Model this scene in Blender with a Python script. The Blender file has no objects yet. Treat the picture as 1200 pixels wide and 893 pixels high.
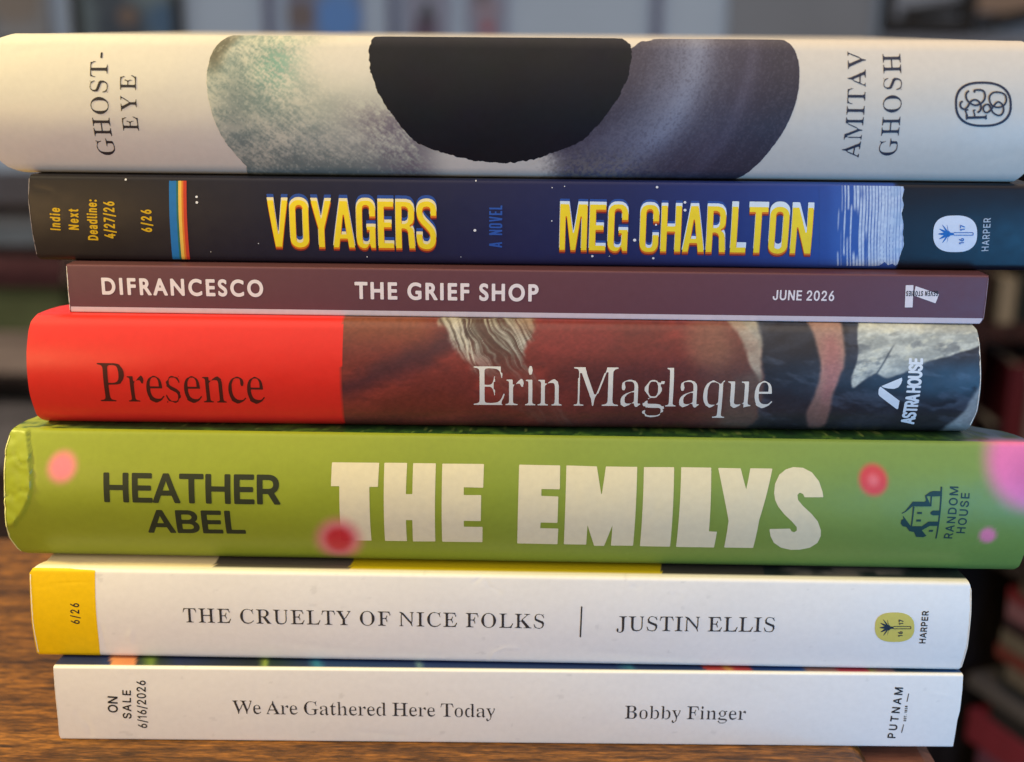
import bpy, math, random
import numpy as np
from mathutils import Matrix, Vector

scene = bpy.context.scene
COL = scene.collection
MM = 0.001                       # everything is laid out in millimetres, built in metres
random.seed(4)


def lin(r, g, b):
    """sRGB 0-255 to scene-linear."""
    f = lambda c: (c / 255) / 12.92 if c / 255 <= 0.04045 else ((c / 255 + 0.055) / 1.055) ** 2.4
    return (f(r), f(g), f(b))


def linv(a):
    a = np.asarray(a, float) / 255
    return np.where(a <= 0.04045, a / 12.92, ((a + 0.055) / 1.055) ** 2.4)


# ------------------------------------------------------------------ camera
cam_data = bpy.data.cameras.new('camera')
cam_data.sensor_width = 36
cam_data.lens = 1473.2 / 1200 * 36
cam_data.clip_start = 0.01
cam_data.clip_end = 50
cam_data.dof.use_dof = True
cam_data.dof.focus_distance = 0.302
cam_data.dof.aperture_fstop = 8.0
cam = bpy.data.objects.new('camera', cam_data)
COL.objects.link(cam)
_p, _r = math.radians(15.62465), math.radians(0.42128)
_r0, _u0 = Vector((1, 0, 0)), Vector((0, math.sin(_p), math.cos(_p)))
_fw = Vector((0, math.cos(_p), -math.sin(_p)))
_rx = _r0 * math.cos(_r) + _u0 * math.sin(_r)
_ux = _u0 * math.cos(_r) - _r0 * math.sin(_r)
_m = Matrix((_rx, _ux, -_fw)).transposed().to_4x4()
_m.translation = Vector((0, -290.9, 171.4)) * MM
cam.matrix_world = _m
scene.camera = cam

# ------------------------------------------------------------------ world, lamps, exposure
world = bpy.data.worlds.new('World')
scene.world = world
world.use_nodes = True
_nt = world.node_tree
_nt.nodes.clear()
_out = _nt.nodes.new('ShaderNodeOutputWorld')
_tc = _nt.nodes.new('ShaderNodeTexCoord')
_prev = None
# ambient fill, added by direction: warm white from above, weaker from front and left
for _dir, _col, _st in (((0, 0, 1), (1.0, 0.80, 0.66), 1.9), ((0, -1, 0), (0.95, 0.88, 0.76), 0.22), ((-1, 0, 0), (0.9, 1.0, 0.60), 0.12)):
    _b = _nt.nodes.new('ShaderNodeBackground')
    _b.inputs['Color'].default_value = (*_col, 1)
    _b.inputs['Strength'].default_value = _st
    if _dir:
        _d = _nt.nodes.new('ShaderNodeVectorMath')
        _d.operation = 'DOT_PRODUCT'
        _d.inputs[1].default_value = _dir
        _nt.links.new(_tc.outputs['Generated'], _d.inputs[0])
        _m1 = _nt.nodes.new('ShaderNodeMath')
        _m1.operation = 'MAXIMUM'
        _m1.inputs[1].default_value = 0
        _m2 = _nt.nodes.new('ShaderNodeMath')
        _m2.operation = 'MULTIPLY'
        _m2.inputs[1].default_value = _st
        _nt.links.new(_d.outputs['Value'], _m1.inputs[0])
        _nt.links.new(_m1.outputs[0], _m2.inputs[0])
        _nt.links.new(_m2.outputs[0], _b.inputs['Strength'])
    if _prev is None:
        _prev = _b.outputs[0]
    else:
        _a = _nt.nodes.new('ShaderNodeAddShader')
        _nt.links.new(_prev, _a.inputs[0])
        _nt.links.new(_b.outputs[0], _a.inputs[1])
        _prev = _a.outputs[0]
_nt.links.new(_prev, _out.inputs['Surface'])


def lamp(name, kind, loc, target, power, color, **kw):
    d = bpy.data.lights.new(name, kind)
    d.energy = power
    d.color = color
    for k, v in kw.items():
        setattr(d, k, v)
    o = bpy.data.objects.new(name, d)
    o.location = loc
    o.rotation_euler = (Vector(target) - Vector(loc)).to_track_quat('-Z', 'Y').to_euler()
    COL.objects.link(o)
    return o


# warm low sun from the left, raking along the spines and across the table
lamp('warm_light', 'SPOT', (-0.54, -0.05, 0.40), (-0.13, 0.02, 0.0), 20.0, (1.0, 0.86, 0.28),
     spot_size=1.0, spot_blend=1.0, shadow_soft_size=0.035)
# added warm fill in front, brightening the left end of the stack
lamp('warm_fill', 'SPOT', (-0.29, -0.30, 0.11), (-0.13, 0.0, 0.04), 1.5, (1.0, 0.62, 0.26),
     spot_size=1.3, spot_blend=1.0, shadow_soft_size=0.05)
# cool daylight from a low window to the right, in front of the stack
lamp('window_light', 'AREA', (0.31, -0.29, 0.03), (0.12, 0.0, 0.01), 1.25, (0.08, 0.46, 1.0),
     shape='SQUARE', size=0.2)

scene.view_settings.view_transform = 'Standard'
scene.view_settings.look = 'None'
scene.view_settings.exposure = -0.12
scene.view_settings.gamma = 1.0

# ------------------------------------------------------------------ materials


def node(nt, kind, **inp):
    n = nt.nodes.new(kind)
    for k, v in inp.items():
        n.inputs[k].default_value = v
    return n


def new_mat(name):
    m = bpy.data.materials.new(name)
    m.use_nodes = True
    nt = m.node_tree
    return m, nt, nt.nodes['Principled BSDF']


def mix(nt, fac, a, b, mode='MIX'):
    n = nt.nodes.new('ShaderNodeMix')
    n.data_type = 'RGBA'
    n.blend_type = mode
    for sock, v in ((n.inputs[0], fac), (n.inputs[6], a), (n.inputs[7], b)):
        if hasattr(v, 'is_linked'):
            nt.links.new(v, sock)
        elif isinstance(v, (int, float)):
            sock.default_value = v
        else:
            sock.default_value = (*v[:3], 1)
    return n.outputs[2]


def ramp(nt, src, stops, interp='LINEAR'):
    r = nt.nodes.new('ShaderNodeValToRGB')
    r.color_ramp.interpolation = interp
    e = r.color_ramp.elements
    while len(e) < len(stops):
        e.new(0.5)
    for el, (p, c) in zip(e, stops):
        el.position = p
        el.color = (*c, 1) if len(c) == 3 else c
    nt.links.new(src, r.inputs[0])
    return r.outputs[0]


def grey(nt, src, a, b, lo=0.3, hi=0.7):
    return ramp(nt, src, [(lo, (a, a, a)), (hi, (b, b, b))])


def noise(nt, vec, scale, detail=4, rough=0.55, stretch=(1, 1, 1), dist=0.0):
    mp = nt.nodes.new('ShaderNodeMapping')
    mp.inputs['Scale'].default_value = stretch
    nt.links.new(vec, mp.inputs['Vector'])
    n = node(nt, 'ShaderNodeTexNoise', Scale=scale, Detail=detail, Roughness=rough, Distortion=dist)
    nt.links.new(mp.outputs[0], n.inputs['Vector'])
    return n.outputs['Fac']


def print_mat(name, color=None, rough=0.45, spec=0.35, mottle=0.06, bump=0.05, coat=0.0):
    """Printed paper or card: the print colour comes from the sheet's colour attribute, or is one ink."""
    m, nt, b = new_mat(name)
    uv = nt.nodes.new('ShaderNodeUVMap').outputs[0]
    if color is None:
        at = nt.nodes.new('ShaderNodeVertexColor')
        at.layer_name = 'print'
        base = at.outputs['Color']
    else:
        base = color
    f1 = grey(nt, noise(nt, uv, 6, 6), 1 - mottle, 1.0)
    f2 = grey(nt, noise(nt, uv, 90, 3), 1 - mottle * 0.7, 1.0)
    c = mix(nt, 1.0, base, f1, 'MULTIPLY')
    c = mix(nt, 1.0, c, f2, 'MULTIPLY')
    nt.links.new(c, b.inputs['Base Color'])
    rg = nt.nodes.new('ShaderNodeMapRange')
    rg.inputs['To Min'].default_value = max(0.05, rough - 0.1)
    rg.inputs['To Max'].default_value = rough + 0.1
    nt.links.new(noise(nt, uv, 3.5, 5), rg.inputs['Value'])
    nt.links.new(rg.outputs[0], b.inputs['Roughness'])
    b.inputs['Specular IOR Level'].default_value = spec
    if coat:
        b.inputs['Coat Weight'].default_value = coat
        b.inputs['Coat Roughness'].default_value = 0.3
    if bump:
        bp = node(nt, 'ShaderNodeBump', Strength=bump, Distance=0.0004)
        h = mix(nt, 0.5, noise(nt, uv, 1.3, 5, stretch=(0.5, 1, 1)), noise(nt, uv, 60, 3))
        nt.links.new(h, bp.inputs['Height'])
        nt.links.new(bp.outputs[0], b.inputs['Normal'])
    return m


def ink_mat(name, rgb, rough=0.5, spec=0.3, mottle=0.08):
    return print_mat(name, lin(*rgb), rough, spec, mottle, bump=0.0)


def plain_mat(name, rgb, rough=0.6, vary=0.25, scale=6, spec=0.3, stretch=(1, 1, 1)):
    m, nt, b = new_mat(name)
    tc = nt.nodes.new('ShaderNodeTexCoord').outputs['Object']
    c = lin(*rgb)
    f = noise(nt, tc, scale, 5, stretch=stretch)
    col = ramp(nt, f, [(0.3, tuple(v * (1 - vary) for v in c)), (0.7, tuple(min(1, v * (1 + vary)) for v in c))])
    nt.links.new(col, b.inputs['Base Color'])
    b.inputs['Roughness'].default_value = rough
    b.inputs['Specular IOR Level'].default_value = spec
    return m


def wood_mat(name, dark, mid, light, scale=1.0, rough=0.42, along='X', fleck=0.0):
    m, nt, b = new_mat(name)
    tc = nt.nodes.new('ShaderNodeTexCoord').outputs['Object']
    st = {'X': (1, 11, 11), 'Z': (11, 11, 1), 'Y': (11, 1, 11)}[along]
    g1 = noise(nt, tc, 7 * scale, 8, 0.62, st, 0.7)
    g2 = noise(nt, tc, 42 * scale, 6, 0.7, st, 0.2)
    g3 = noise(nt, tc, 4.5 * scale, 3, 0.5)
    c1 = ramp(nt, g1, [(0.28, lin(*dark)), (0.5, lin(*mid)), (0.74, lin(*light))])
    c2 = mix(nt, 1.0, c1, grey(nt, g2, 0.45, 1.25, 0.32, 0.62), 'MULTIPLY')
    c3 = mix(nt, 1.0, c2, grey(nt, g3, 0.75, 1.15), 'MULTIPLY')
    if fleck:
        fst = {'X': (1, 4.5, 4.5), 'Z': (4.5, 4.5, 1), 'Y': (4.5, 1, 4.5)}[along]
        f1 = noise(nt, tc, 120, 4, 0.6, fst, 0.4)
        f2 = noise(nt, tc, 300, 3, 0.6, fst, 0.3)
        c3 = mix(nt, fleck, c3, mix(nt, 1.0, c3, grey(nt, f1, 0.25, 1.7, 0.36, 0.62), 'MULTIPLY'))
        c3 = mix(nt, fleck * 0.8, c3, mix(nt, 1.0, c3, grey(nt, f2, 0.3, 1.55, 0.38, 0.60), 'MULTIPLY'))
        c3 = mix(nt, noise(nt, tc, 14, 4), c3, mix(nt, 1.0, c3, (0.62, 0.60, 0.55), 'MULTIPLY'))
    nt.links.new(c3, b.inputs['Base Color'])
    b.inputs['Roughness'].default_value = rough
    b.inputs['Specular IOR Level'].default_value = 0.35
    bp = node(nt, 'ShaderNodeBump', Strength=0.25, Distance=0.0006)
    nt.links.new(g2, bp.inputs['Height'])
    nt.links.new(bp.outputs[0], b.inputs['Normal'])
    return m


# ------------------------------------------------------------------ objects, tags


def link(name, mesh, parent=None):
    o = bpy.data.objects.new(name, mesh)
    COL.objects.link(o)
    if parent:
        o.parent = parent
    return o


def tag(o, label=None, cat=None, group=None, kind=None):
    if label: o['label'] = label
    if cat: o['category'] = cat
    if group: o['group'] = group
    if kind: o['kind'] = kind
    return o


def empty(name, loc, rz=0.0):
    o = bpy.data.objects.new(name, None)
    o.empty_display_size = 0.02
    o.location = Vector(loc) * MM
    o.rotation_euler = (0, 0, rz)
    COL.objects.link(o)
    return o


def mesh_from(name, verts, faces, mats, smooth=False, midx=None, uvs=None, cols=None):
    me = bpy.data.meshes.new(name)
    me.from_pydata([tuple(v) for v in (np.asarray(verts, float) * MM)], [], faces)
    for m in mats:
        me.materials.append(m)
    if midx is not None:
        me.polygons.foreach_set('material_index', np.asarray(midx, dtype=np.int32))
    if smooth:
        me.polygons.foreach_set('use_smooth', np.ones(len(me.polygons), dtype=bool))
    if uvs is not None:
        li = np.empty(len(me.loops), dtype=np.int32)
        me.loops.foreach_get('vertex_index', li)
        ul = me.uv_layers.new(name='UVMap')
        ul.data.foreach_set('uv', np.asarray(uvs, dtype=np.float32)[li].ravel())
    if cols is not None:
        ca = me.color_attributes.new('print', 'FLOAT_COLOR', 'POINT')
        cc = np.ones((len(cols), 4), dtype=np.float32)
        cc[:, :3] = cols
        ca.data.foreach_set('color', cc.ravel())
    me.update()
    return me


def box_data(x0, x1, y0, y1, z0, z1, bev=0.0):
    """A box with its twelve edges cut by a small chamfer."""
    import bmesh
    bm = bmesh.new()
    bmesh.ops.create_cube(bm, size=1)
    for v in bm.verts:
        v.co = Vector((x0 + (v.co.x + .5) * (x1 - x0), y0 + (v.co.y + .5) * (y1 - y0), z0 + (v.co.z + .5) * (z1 - z0)))
    if bev:
        bmesh.ops.bevel(bm, geom=list(bm.edges), offset=bev, segments=2, affect='EDGES', profile=0.6)
    bm.verts.index_update()
    vs = [tuple(v.co) for v in bm.verts]
    fs = [[v.index for v in f.verts] for f in bm.faces]
    bm.free()
    return vs, fs


def boxes(name, specs, mat, parent=None, bev=0.6):
    V, Fc = [], []
    for s in specs:
        v, f = box_data(*s, bev)
        k = len(V)
        V += v
        Fc += [[i + k for i in q] for q in f]
    return link(name, mesh_from(name, V, Fc, [mat]), parent)


# ------------------------------------------------------------------ 2-D tools: noise, polygons, fields


def _hash(ix, iy, seed):
    h = (ix.astype(np.int64) * 374761393 + iy.astype(np.int64) * 668265263 + seed * 982451653) & 0xffffffff
    h = ((h ^ (h >> 13)) * 1274126177) & 0xffffffff
    return ((h ^ (h >> 16)) & 0xffff) / 65535.0


def vnoise(x, y, seed=0):
    x, y = np.broadcast_arrays(np.asarray(x, float), np.asarray(y, float))
    ix, iy = np.floor(x), np.floor(y)
    fx, fy = x - ix, y - iy
    fx, fy = fx * fx * (3 - 2 * fx), fy * fy * (3 - 2 * fy)
    a, b = _hash(ix, iy, seed), _hash(ix + 1, iy, seed)
    c, d = _hash(ix, iy + 1, seed), _hash(ix + 1, iy + 1, seed)
    return (a + (b - a) * fx) * (1 - fy) + (c + (d - c) * fx) * fy


def fbm(x, y, seed=0, octs=4):
    s, a, t = 0, 0.5, 0
    for k in range(octs):
        s = s + a * vnoise(np.asarray(x) * 2 ** k, np.asarray(y) * 2 ** k, seed + 17 * k)
        t += a
        a *= 0.5
    return s / t


def sstep(a, b, x):
    t = np.clip((x - a) / (b - a), 0, 1)
    return t * t * (3 - 2 * t)


def poly_field(cs, X, Y):
    """Signed distance (positive inside, non-zero winding) of a set of closed contours."""
    sh = X.shape
    X, Y = X.ravel(), Y.ravel()
    w = np.zeros(X.shape, int)
    d2 = np.full(X.shape, 1e18)
    for c in cs:
        c = np.asarray(c, float)
        A, B = c, np.roll(c, -1, 0)
        for (x0, y0), (x1, y1) in zip(A, B):
            ex, ey = x1 - x0, y1 - y0
            L = ex * ex + ey * ey
            if L < 1e-14:
                continue
            t = np.clip(((X - x0) * ex + (Y - y0) * ey) / L, 0, 1)
            d2 = np.minimum(d2, (X - x0 - t * ex) ** 2 + (Y - y0 - t * ey) ** 2)
            if y0 != y1:
                m = (Y >= min(y0, y1)) & (Y < max(y0, y1))
                xx = x0 + (Y - y0) * (ex / ey)
                w += np.where(m & (X < xx), 1 if y1 > y0 else -1, 0)
    return (np.where(w != 0, 1, -1) * np.sqrt(d2)).reshape(sh)


def smooth_poly(pts, n=6):
    """Closed Catmull-Rom through the points."""
    P = np.asarray(pts, float)
    out = []
    N = len(P)
    for i in range(N):
        a, b, c, d = P[i - 1], P[i], P[(i + 1) % N], P[(i + 2) % N]
        for t in np.linspace(0, 1, n, endpoint=False):
            out.append(0.5 * (2 * b + (c - a) * t + (2 * a - 5 * b + 4 * c - d) * t * t + (3 * b - a - 3 * c + d) * t ** 3))
    return np.array(out)


# ------------------------------------------------------------------ a book: shaped cover, page block, print laid out in image pixels


class Book:
    def __init__(self, name, label, pose, quad, bulge, corner, depth=150.0, left=None, right=None,
                 inset=(0.5, 6, 0.5, 6), dent=None, hard=False, group='books in the stack'):
        self.X, self.Y, yaw, self.z, self.T, self.L = pose
        self.b, self.depth = bulge, depth
        self.rc, self.rb = corner if isinstance(corner, tuple) else (corner, corner)   # upper, lower edge radius
        self.left = left or [(0, 0), (1, 0)]
        self.right = right or [(0, 0), (1, 0)]
        self.inset, self.dent, self.hard = inset, dent, hard
        self.root = tag(empty(name, (self.X, self.Y, self.z), math.radians(yaw)), label, 'book', group)
        self.name = name
        # homography: image pixels (quad holds the corners) <-> millimetres on the spine
        src = np.array([(0, self.T), (self.L, self.T), (self.L, 0), (0, 0)], float)
        A = []
        for (u, v), (x, y) in zip(src, quad):
            A.append([x, y, 1, 0, 0, 0, -u * x, -u * y, -u])
            A.append([0, 0, 0, x, y, 1, -v * x, -v * y, -v])
        _, _, vt = np.linalg.svd(np.array(A))
        self.H = vt[-1].reshape(3, 3)
        self.Hi = np.linalg.inv(self.H)
        self.layer = 0

    def uv(self, p):
        p = np.asarray(p, float)
        q = np.concatenate([p, np.ones(p.shape[:-1] + (1,))], -1) @ self.H.T
        return q[..., :2] / q[..., 2:]

    def sheet(self, u, v):  # spine millimetres to image pixels
        q = np.stack([u, v, np.ones_like(u)], -1) @ self.Hi.T
        return q[..., 0] / q[..., 2], q[..., 1] / q[..., 2]

    def unit(self, p):
        a, b, c = self.uv(p), self.uv((p[0] + 1, p[1])), self.uv((p[0], p[1] + 1))
        return math.sqrt(abs(np.cross(b - a, c - a)))

    def xl(self, v):
        f = np.asarray(self.left, float)
        return np.interp(v / self.T, f[:, 0], f[:, 1])

    def xr(self, v):
        f = np.asarray(self.right, float)
        return self.L + np.interp(v / self.T, f[:, 0], f[:, 1])

    def prof(self, v):
        T = self.T
        v = np.clip(v, 0, T)
        r = np.where(v > T / 2, self.rc, self.rb)
        c = np.minimum(v, T - v)
        t = np.clip((r - c) / r, 0, 1)
        y = r * (1 - np.sqrt(np.clip(1 - t * t, 0, 1)))
        return y - self.b * (1 - (2 * v / T - 1) ** 2)

    def surf(self, u, v, off=0.0):
        """Point of the spine at u (along), v (up), lifted off it by off."""
        v = np.clip(v, 0.003 * self.T, 0.997 * self.T)
        e = 0.05
        y = self.prof(v)
        if self.dent:
            y = y + self.dent(u, v)
        g = (self.prof(np.clip(v + e, 0, self.T)) - self.prof(np.clip(v - e, 0, self.T))) / (2 * e)
        n = np.sqrt(1 + g * g)
        return np.stack([u - self.L / 2 + 0 * v, y - off / n, v + off * g / n], -1)

    def cover(self, mats, color, thick=0.35, du=2.0, dv=0.8, front=None):
        T, D, L = self.T, self.depth, self.L
        # profile: from the lower cover's fore edge round the spine to the upper cover's fore edge
        nv = max(24, int(T / dv))
        vs = T * (0.5 - 0.5 * np.cos(np.pi * np.linspace(0, 1, nv)))
        vs = 0.6 * vs + 0.4 * np.linspace(0, T, nv)
        ys = self.prof(vs)
        q2 = np.linspace(0, 1, 26)[1:] ** 2.0
        cy, cb = self.rc + (D - self.rc) * q2, self.rb + (D - self.rb) * q2
        py = np.concatenate([cb[::-1], ys, cy])
        pz = np.concatenate([np.zeros(25), vs, np.full(25, T)])
        s = np.concatenate([-cb[::-1], vs, T + cy])
        spine = np.concatenate([np.zeros(25), np.ones(nv), np.zeros(25)]) > 0
        nu = int(L / du) + 1
        uu = np.linspace(0, 1, nu)
        fine = np.concatenate([np.linspace(0, 0.06, 30, endpoint=False), np.linspace(0.06, 0.94, nu), np.linspace(0.94, 1, 20)[1:]])
        uu = fine
        nu = len(uu)
        dy = np.where(spine, 0, py)
        li, ld, ri, rd = self.inset
        x0 = self.xl(pz) + li * (1 - np.sqrt(1 - np.clip(dy / ld, 0, 1) ** 2))
        x1 = self.xr(pz) - ri * (1 - np.sqrt(1 - np.clip(dy / rd, 0, 1) ** 2))
        U = x0[None] + uu[:, None] * (x1 - x0)[None]
        Yy = np.broadcast_to(py, U.shape).copy()
        Z = np.broadcast_to(pz, U.shape).copy()
        if self.dent:
            Yy = Yy + np.where(spine[None], self.dent(U, Z), 0)
        # inner skin
        ty, tz = np.gradient(py), np.gradient(pz)
        ln = np.hypot(ty, tz) + 1e-9
        ny, nz = tz / ln, -ty / ln       # points to the inside
        Yi, Zi = Yy + ny * thick, Z + nz * thick
        Yi = np.maximum(Yi, py[None] * 0 + Yy.min())
        npf = len(py)
        outer = np.stack([U - L / 2, Yy, Z], -1).reshape(-1, 3)
        inner = np.stack([U - L / 2, Yi, Zi], -1).reshape(-1, 3)
        V = np.concatenate([outer, inner])
        N = len(outer)
        F, M = [], []
        for i in range(nu - 1):
            a = i * npf
            for j in range(npf - 1):
                k = a + j
                F.append((k, k + npf, k + npf + 1, k + 1)); M.append(0)
                F.append((N + k, N + k + 1, N + k + npf + 1, N + k + npf)); M.append(1)
        for i, fl in ((0, 0), (nu - 1, 1)):
            for j in range(npf - 1):
                k = i * npf + j
                q = (k, k + 1, N + k + 1, N + k)
                F.append(q if not fl else q[::-1]); M.append(1)
        for j, fl in ((0, 1), (npf - 1, 0)):
            for i in range(nu - 1):
                k = i * npf + j
                q = (k, k + npf, N + k + npf, N + k)
                F.append(q[::-1] if not fl else q); M.append(1)
        SS = np.broadcast_to(s, U.shape)
        uv = np.stack([U, SS], -1).reshape(-1, 2) / 10
        uv = np.concatenate([uv, uv])
        px, pyy = self.sheet(U.ravel(), Z.ravel())
        sp = np.broadcast_to(spine, U.shape).ravel()
        dd = np.broadcast_to(dy, U.shape).ravel()
        top = (Z.ravel() > T / 2) & ~sp
        c = np.asarray(color(px, pyy, U.ravel(), Z.ravel()), float)
        if c.ndim == 1:
            c = np.broadcast_to(c, (len(px), 3)).copy()
        if front is not None:
            fc = np.asarray(front(px, dd, U.ravel()), float)
            tm = top & (dd > getattr(front, 'from_d', 0.3))
            c[tm] = fc[tm] if fc.ndim == 2 else fc
        cc = np.concatenate([c, np.full_like(c, 0.75)])
        me = mesh_from('cover', V, F, mats, True, M, uv, cc)
        o = link('cover', me, self.root)
        self.cov = o
        o.data.set_sharp_from_angle(angle=math.radians(50))
        return o

    def pages(self, mat, gap=0.5):
        lo = self.xl(self.T / 2) + (4 if self.hard else 1.2) + self.inset[0]
        hi = self.xr(self.T / 2) - (4 if self.hard else 1.2) - self.inset[2]
        z0, z1 = gap, self.T - gap
        y0 = max(self.rc, self.rb) + 0.6
        o = boxes('page_block', [(lo - self.L / 2, hi - self.L / 2, y0, self.depth - (4 if self.hard else 0.6), z0, z1)], mat, self.root, 0.3)
        return o


class Ink:
    """One printed part of a spine: shapes laid on the spine's surface, a few hundredths of a millimetre proud of it."""

    def __init__(self, book, name, mats, layer=None):
        self.bk, self.name = book, name
        self.mats = mats if isinstance(mats, list) else [mats]
        if layer is None:
            book.layer += 1
            layer = book.layer
        self.base = 0.03 + 0.012 * layer
        self.V, self.O, self.F, self.M, self.C = [], [], [], [], []

    def cells(self, F, us, vs, mi=0, lift=0, merge=True):
        key = {}
        off = self.base + 0.012 * lift

        def vid(u, v):
            k = (round(u * 800), round(v * 800))
            i = key.get(k)
            if i is None:
                i = key[k] = len(self.V)
                self.V.append((u, v))
                self.O.append(off)
            return i
        S = F > 0
        n = S[:-1, :-1].astype(int) + S[:-1, 1:] + S[1:, 1:] + S[1:, :-1]
        mx = 12 if merge else 1
        for j in range(F.shape[0] - 1):
            row = n[j]
            full = np.nonzero(row == 4)[0]
            k = 0
            while k < len(full):
                e = k
                while e + 1 < len(full) and full[e + 1] == full[e] + 1 and e + 1 - k < mx:
                    e += 1
                a, b = full[k], full[e] + 1
                self.F.append((vid(us[a], vs[j]), vid(us[b], vs[j]), vid(us[b], vs[j + 1]), vid(us[a], vs[j + 1])))
                self.M.append(mi)
                k = e + 1
            for i in np.nonzero((row > 0) & (row < 4))[0]:
                cs = ((i, j), (i + 1, j), (i + 1, j + 1), (i, j + 1))
                poly = []
                for q in range(4):
                    (i0, j0), (i1, j1) = cs[q], cs[(q + 1) % 4]
                    f0, f1 = F[j0, i0], F[j1, i1]
                    if f0 > 0:
                        poly.append((us[i0], vs[j0]))
                    if (f0 > 0) != (f1 > 0):
                        t = f0 / (f0 - f1)
                        poly.append((us[i0] + (us[i1] - us[i0]) * t, vs[j0] + (vs[j1] - vs[j0]) * t))
                ids = []
                for p in poly:
                    q = vid(*p)
                    if q not in ids:
                        ids.append(q)
                if len(ids) >= 3:
                    self.F.append(tuple(ids))
                    self.M.append(mi)

    def shape(self, cs, step=0.12, mi=0, lift=0, grow=0.0, warp=None, merge=True, sheet=True):
        """Closed contours (in image pixels) filled as one printed shape."""
        cs = [self.bk.uv(c) if sheet else np.asarray(c, float) for c in cs]
        A = np.vstack(cs)
        lo, hi = A.min(0) - step * 2 - abs(grow), A.max(0) + step * 2 + abs(grow)
        us = np.arange(lo[0], hi[0] + step, step)
        vs = np.arange(lo[1], hi[1] + step, step)
        U, W = np.meshgrid(us, vs)
        F = poly_field(cs, U, W) + grow
        if warp is not None:
            F = F + warp(U, W)
        F = np.where((W < 0.1) | (W > self.bk.T - 0.1), -0.5, F)
        self.cells(F, us, vs, mi, lift, merge)
        return self

    def text(self, s, font, p0, p1, cap, weight=0.0, mi=0, lift=0, xs=1.0, shift=(0, 0), squeeze=False, step=None, spots=None):
        """A line of lettering; p0, p1 are the ends of its baseline and cap its capital height (image pixels)."""
        bk = self.bk
        a, b = bk.uv(p0), bk.uv(p1)
        capm = cap * bk.unit(p0)
        e1 = (b - a) / np.linalg.norm(b - a)
        e2 = np.array([-e1[1], e1[0]])
        a = a + (e1 * shift[0] + e2 * shift[1]) * capm
        Lm = np.linalg.norm(b - bk.uv(p0)) / capm
        pos, x, lo0, hi1 = [], 0.0, None, 0.0
        for ch in s:
            if ch == ' ':
                x += 0.36 * xs
                pos.append(x)
                continue
            adv, cs = FONTS[font][ch]
            gx = [v for c in cs for v in c[0::2]]
            if lo0 is None:
                lo0 = min(gx) / 1000 * xs
            hi1 = x + max(gx) / 1000 * xs
            pos.append(x)
            x += adv / 1000 * xs
        nat = hi1 - lo0
        if squeeze:
            k = Lm / nat
            pos = [p * k for p in pos]
            xs *= k
            lo0 *= k
            tr = 0
        else:
            tr = (Lm - nat) / max(1, len(s) - 1)
        st = step or max(0.06, min(0.14, capm / 34))
        for n, (ch, x) in enumerate(zip(s, pos)):
            if ch == ' ':
                continue
            ox = x + tr * n - lo0
            cs = []
            for c in FONTS[font][ch][1]:
                g = np.array(c, float).reshape(-1, 2) / 1000
                q = a + np.outer((g[:, 0] * xs + ox) * capm, e1) + np.outer(g[:, 1] * capm, e2)
                cs.append(q)
            self.shape(cs, st, mi, lift, weight * capm, sheet=False)
        return self

    def build(self, color=None, mesh_name=None):
        uv = np.array(self.V)
        off = np.array(self.O)
        P = self.bk.surf(uv[:, 0], uv[:, 1], off)
        cols = None
        if color is not None:
            px, py = self.bk.sheet(uv[:, 0], uv[:, 1])
            cols = color(px, py)
        me = mesh_from(self.name, P, self.F, self.mats, True, self.M, uv / 10, cols)
        return link(self.name, me, self.bk.cov)


def rect(x0, y0, x1, y1):
    return [(x0, y0), (x1, y0), (x1, y1), (x0, y1)]


def bar(x0, y0, x1, y1, w):
    dx, dy = x1 - x0, y1 - y0
    l = math.hypot(dx, dy)
    nx, ny = -dy / l * w / 2, dx / l * w / 2
    return [(x0 + nx, y0 + ny), (x1 + nx, y1 + ny), (x1 - nx, y1 - ny), (x0 - nx, y0 - ny)]


def oval(cx, cy, rx, ry, p=2.0, n=48, rot=0.0):
    out = []
    for k in range(n):
        t = 2 * math.pi * k / n
        c, s = math.cos(t), math.sin(t)
        x = rx * math.copysign(abs(c) ** (2 / p), c)
        y = ry * math.copysign(abs(s) ** (2 / p), s)
        out.append((cx + x * math.cos(rot) - y * math.sin(rot), cy + x * math.sin(rot) + y * math.cos(rot)))
    return out


def stroke(pts, w):
    """Outline of a curved line of the given width (open polyline)."""
    P = np.asarray(pts, float)
    d = np.gradient(P, axis=0)
    d /= np.linalg.norm(d, axis=1)[:, None] + 1e-9
    n = np.stack([-d[:, 1], d[:, 0]], -1)
    w = np.broadcast_to(np.asarray(w, float), (len(P),))[:, None] / 2
    return np.concatenate([P + n * w, (P - n * w)[::-1]])


def curve(pts, n=8):
    P = np.asarray(pts, float)
    Q = np.vstack([2 * P[0] - P[1], P, 2 * P[-1] - P[-2]])
    out = []
    for i in range(1, len(Q) - 2):
        a, b, c, d = Q[i - 1:i + 3]
        for t in np.linspace(0, 1, n, endpoint=False):
            out.append(0.5 * (2 * b + (c - a) * t + (2 * a - 5 * b + 4 * c - d) * t * t + (3 * b - a - 3 * c + d) * t ** 3))
    out.append(P[-1])
    return np.array(out)


def ring(cx, cy, rx, ry, w, p=2.0, n=48):
    a = oval(cx, cy, rx, ry, p, n)
    return [a, oval(cx, cy, rx - w, ry - w, p, n)[::-1]]


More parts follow.
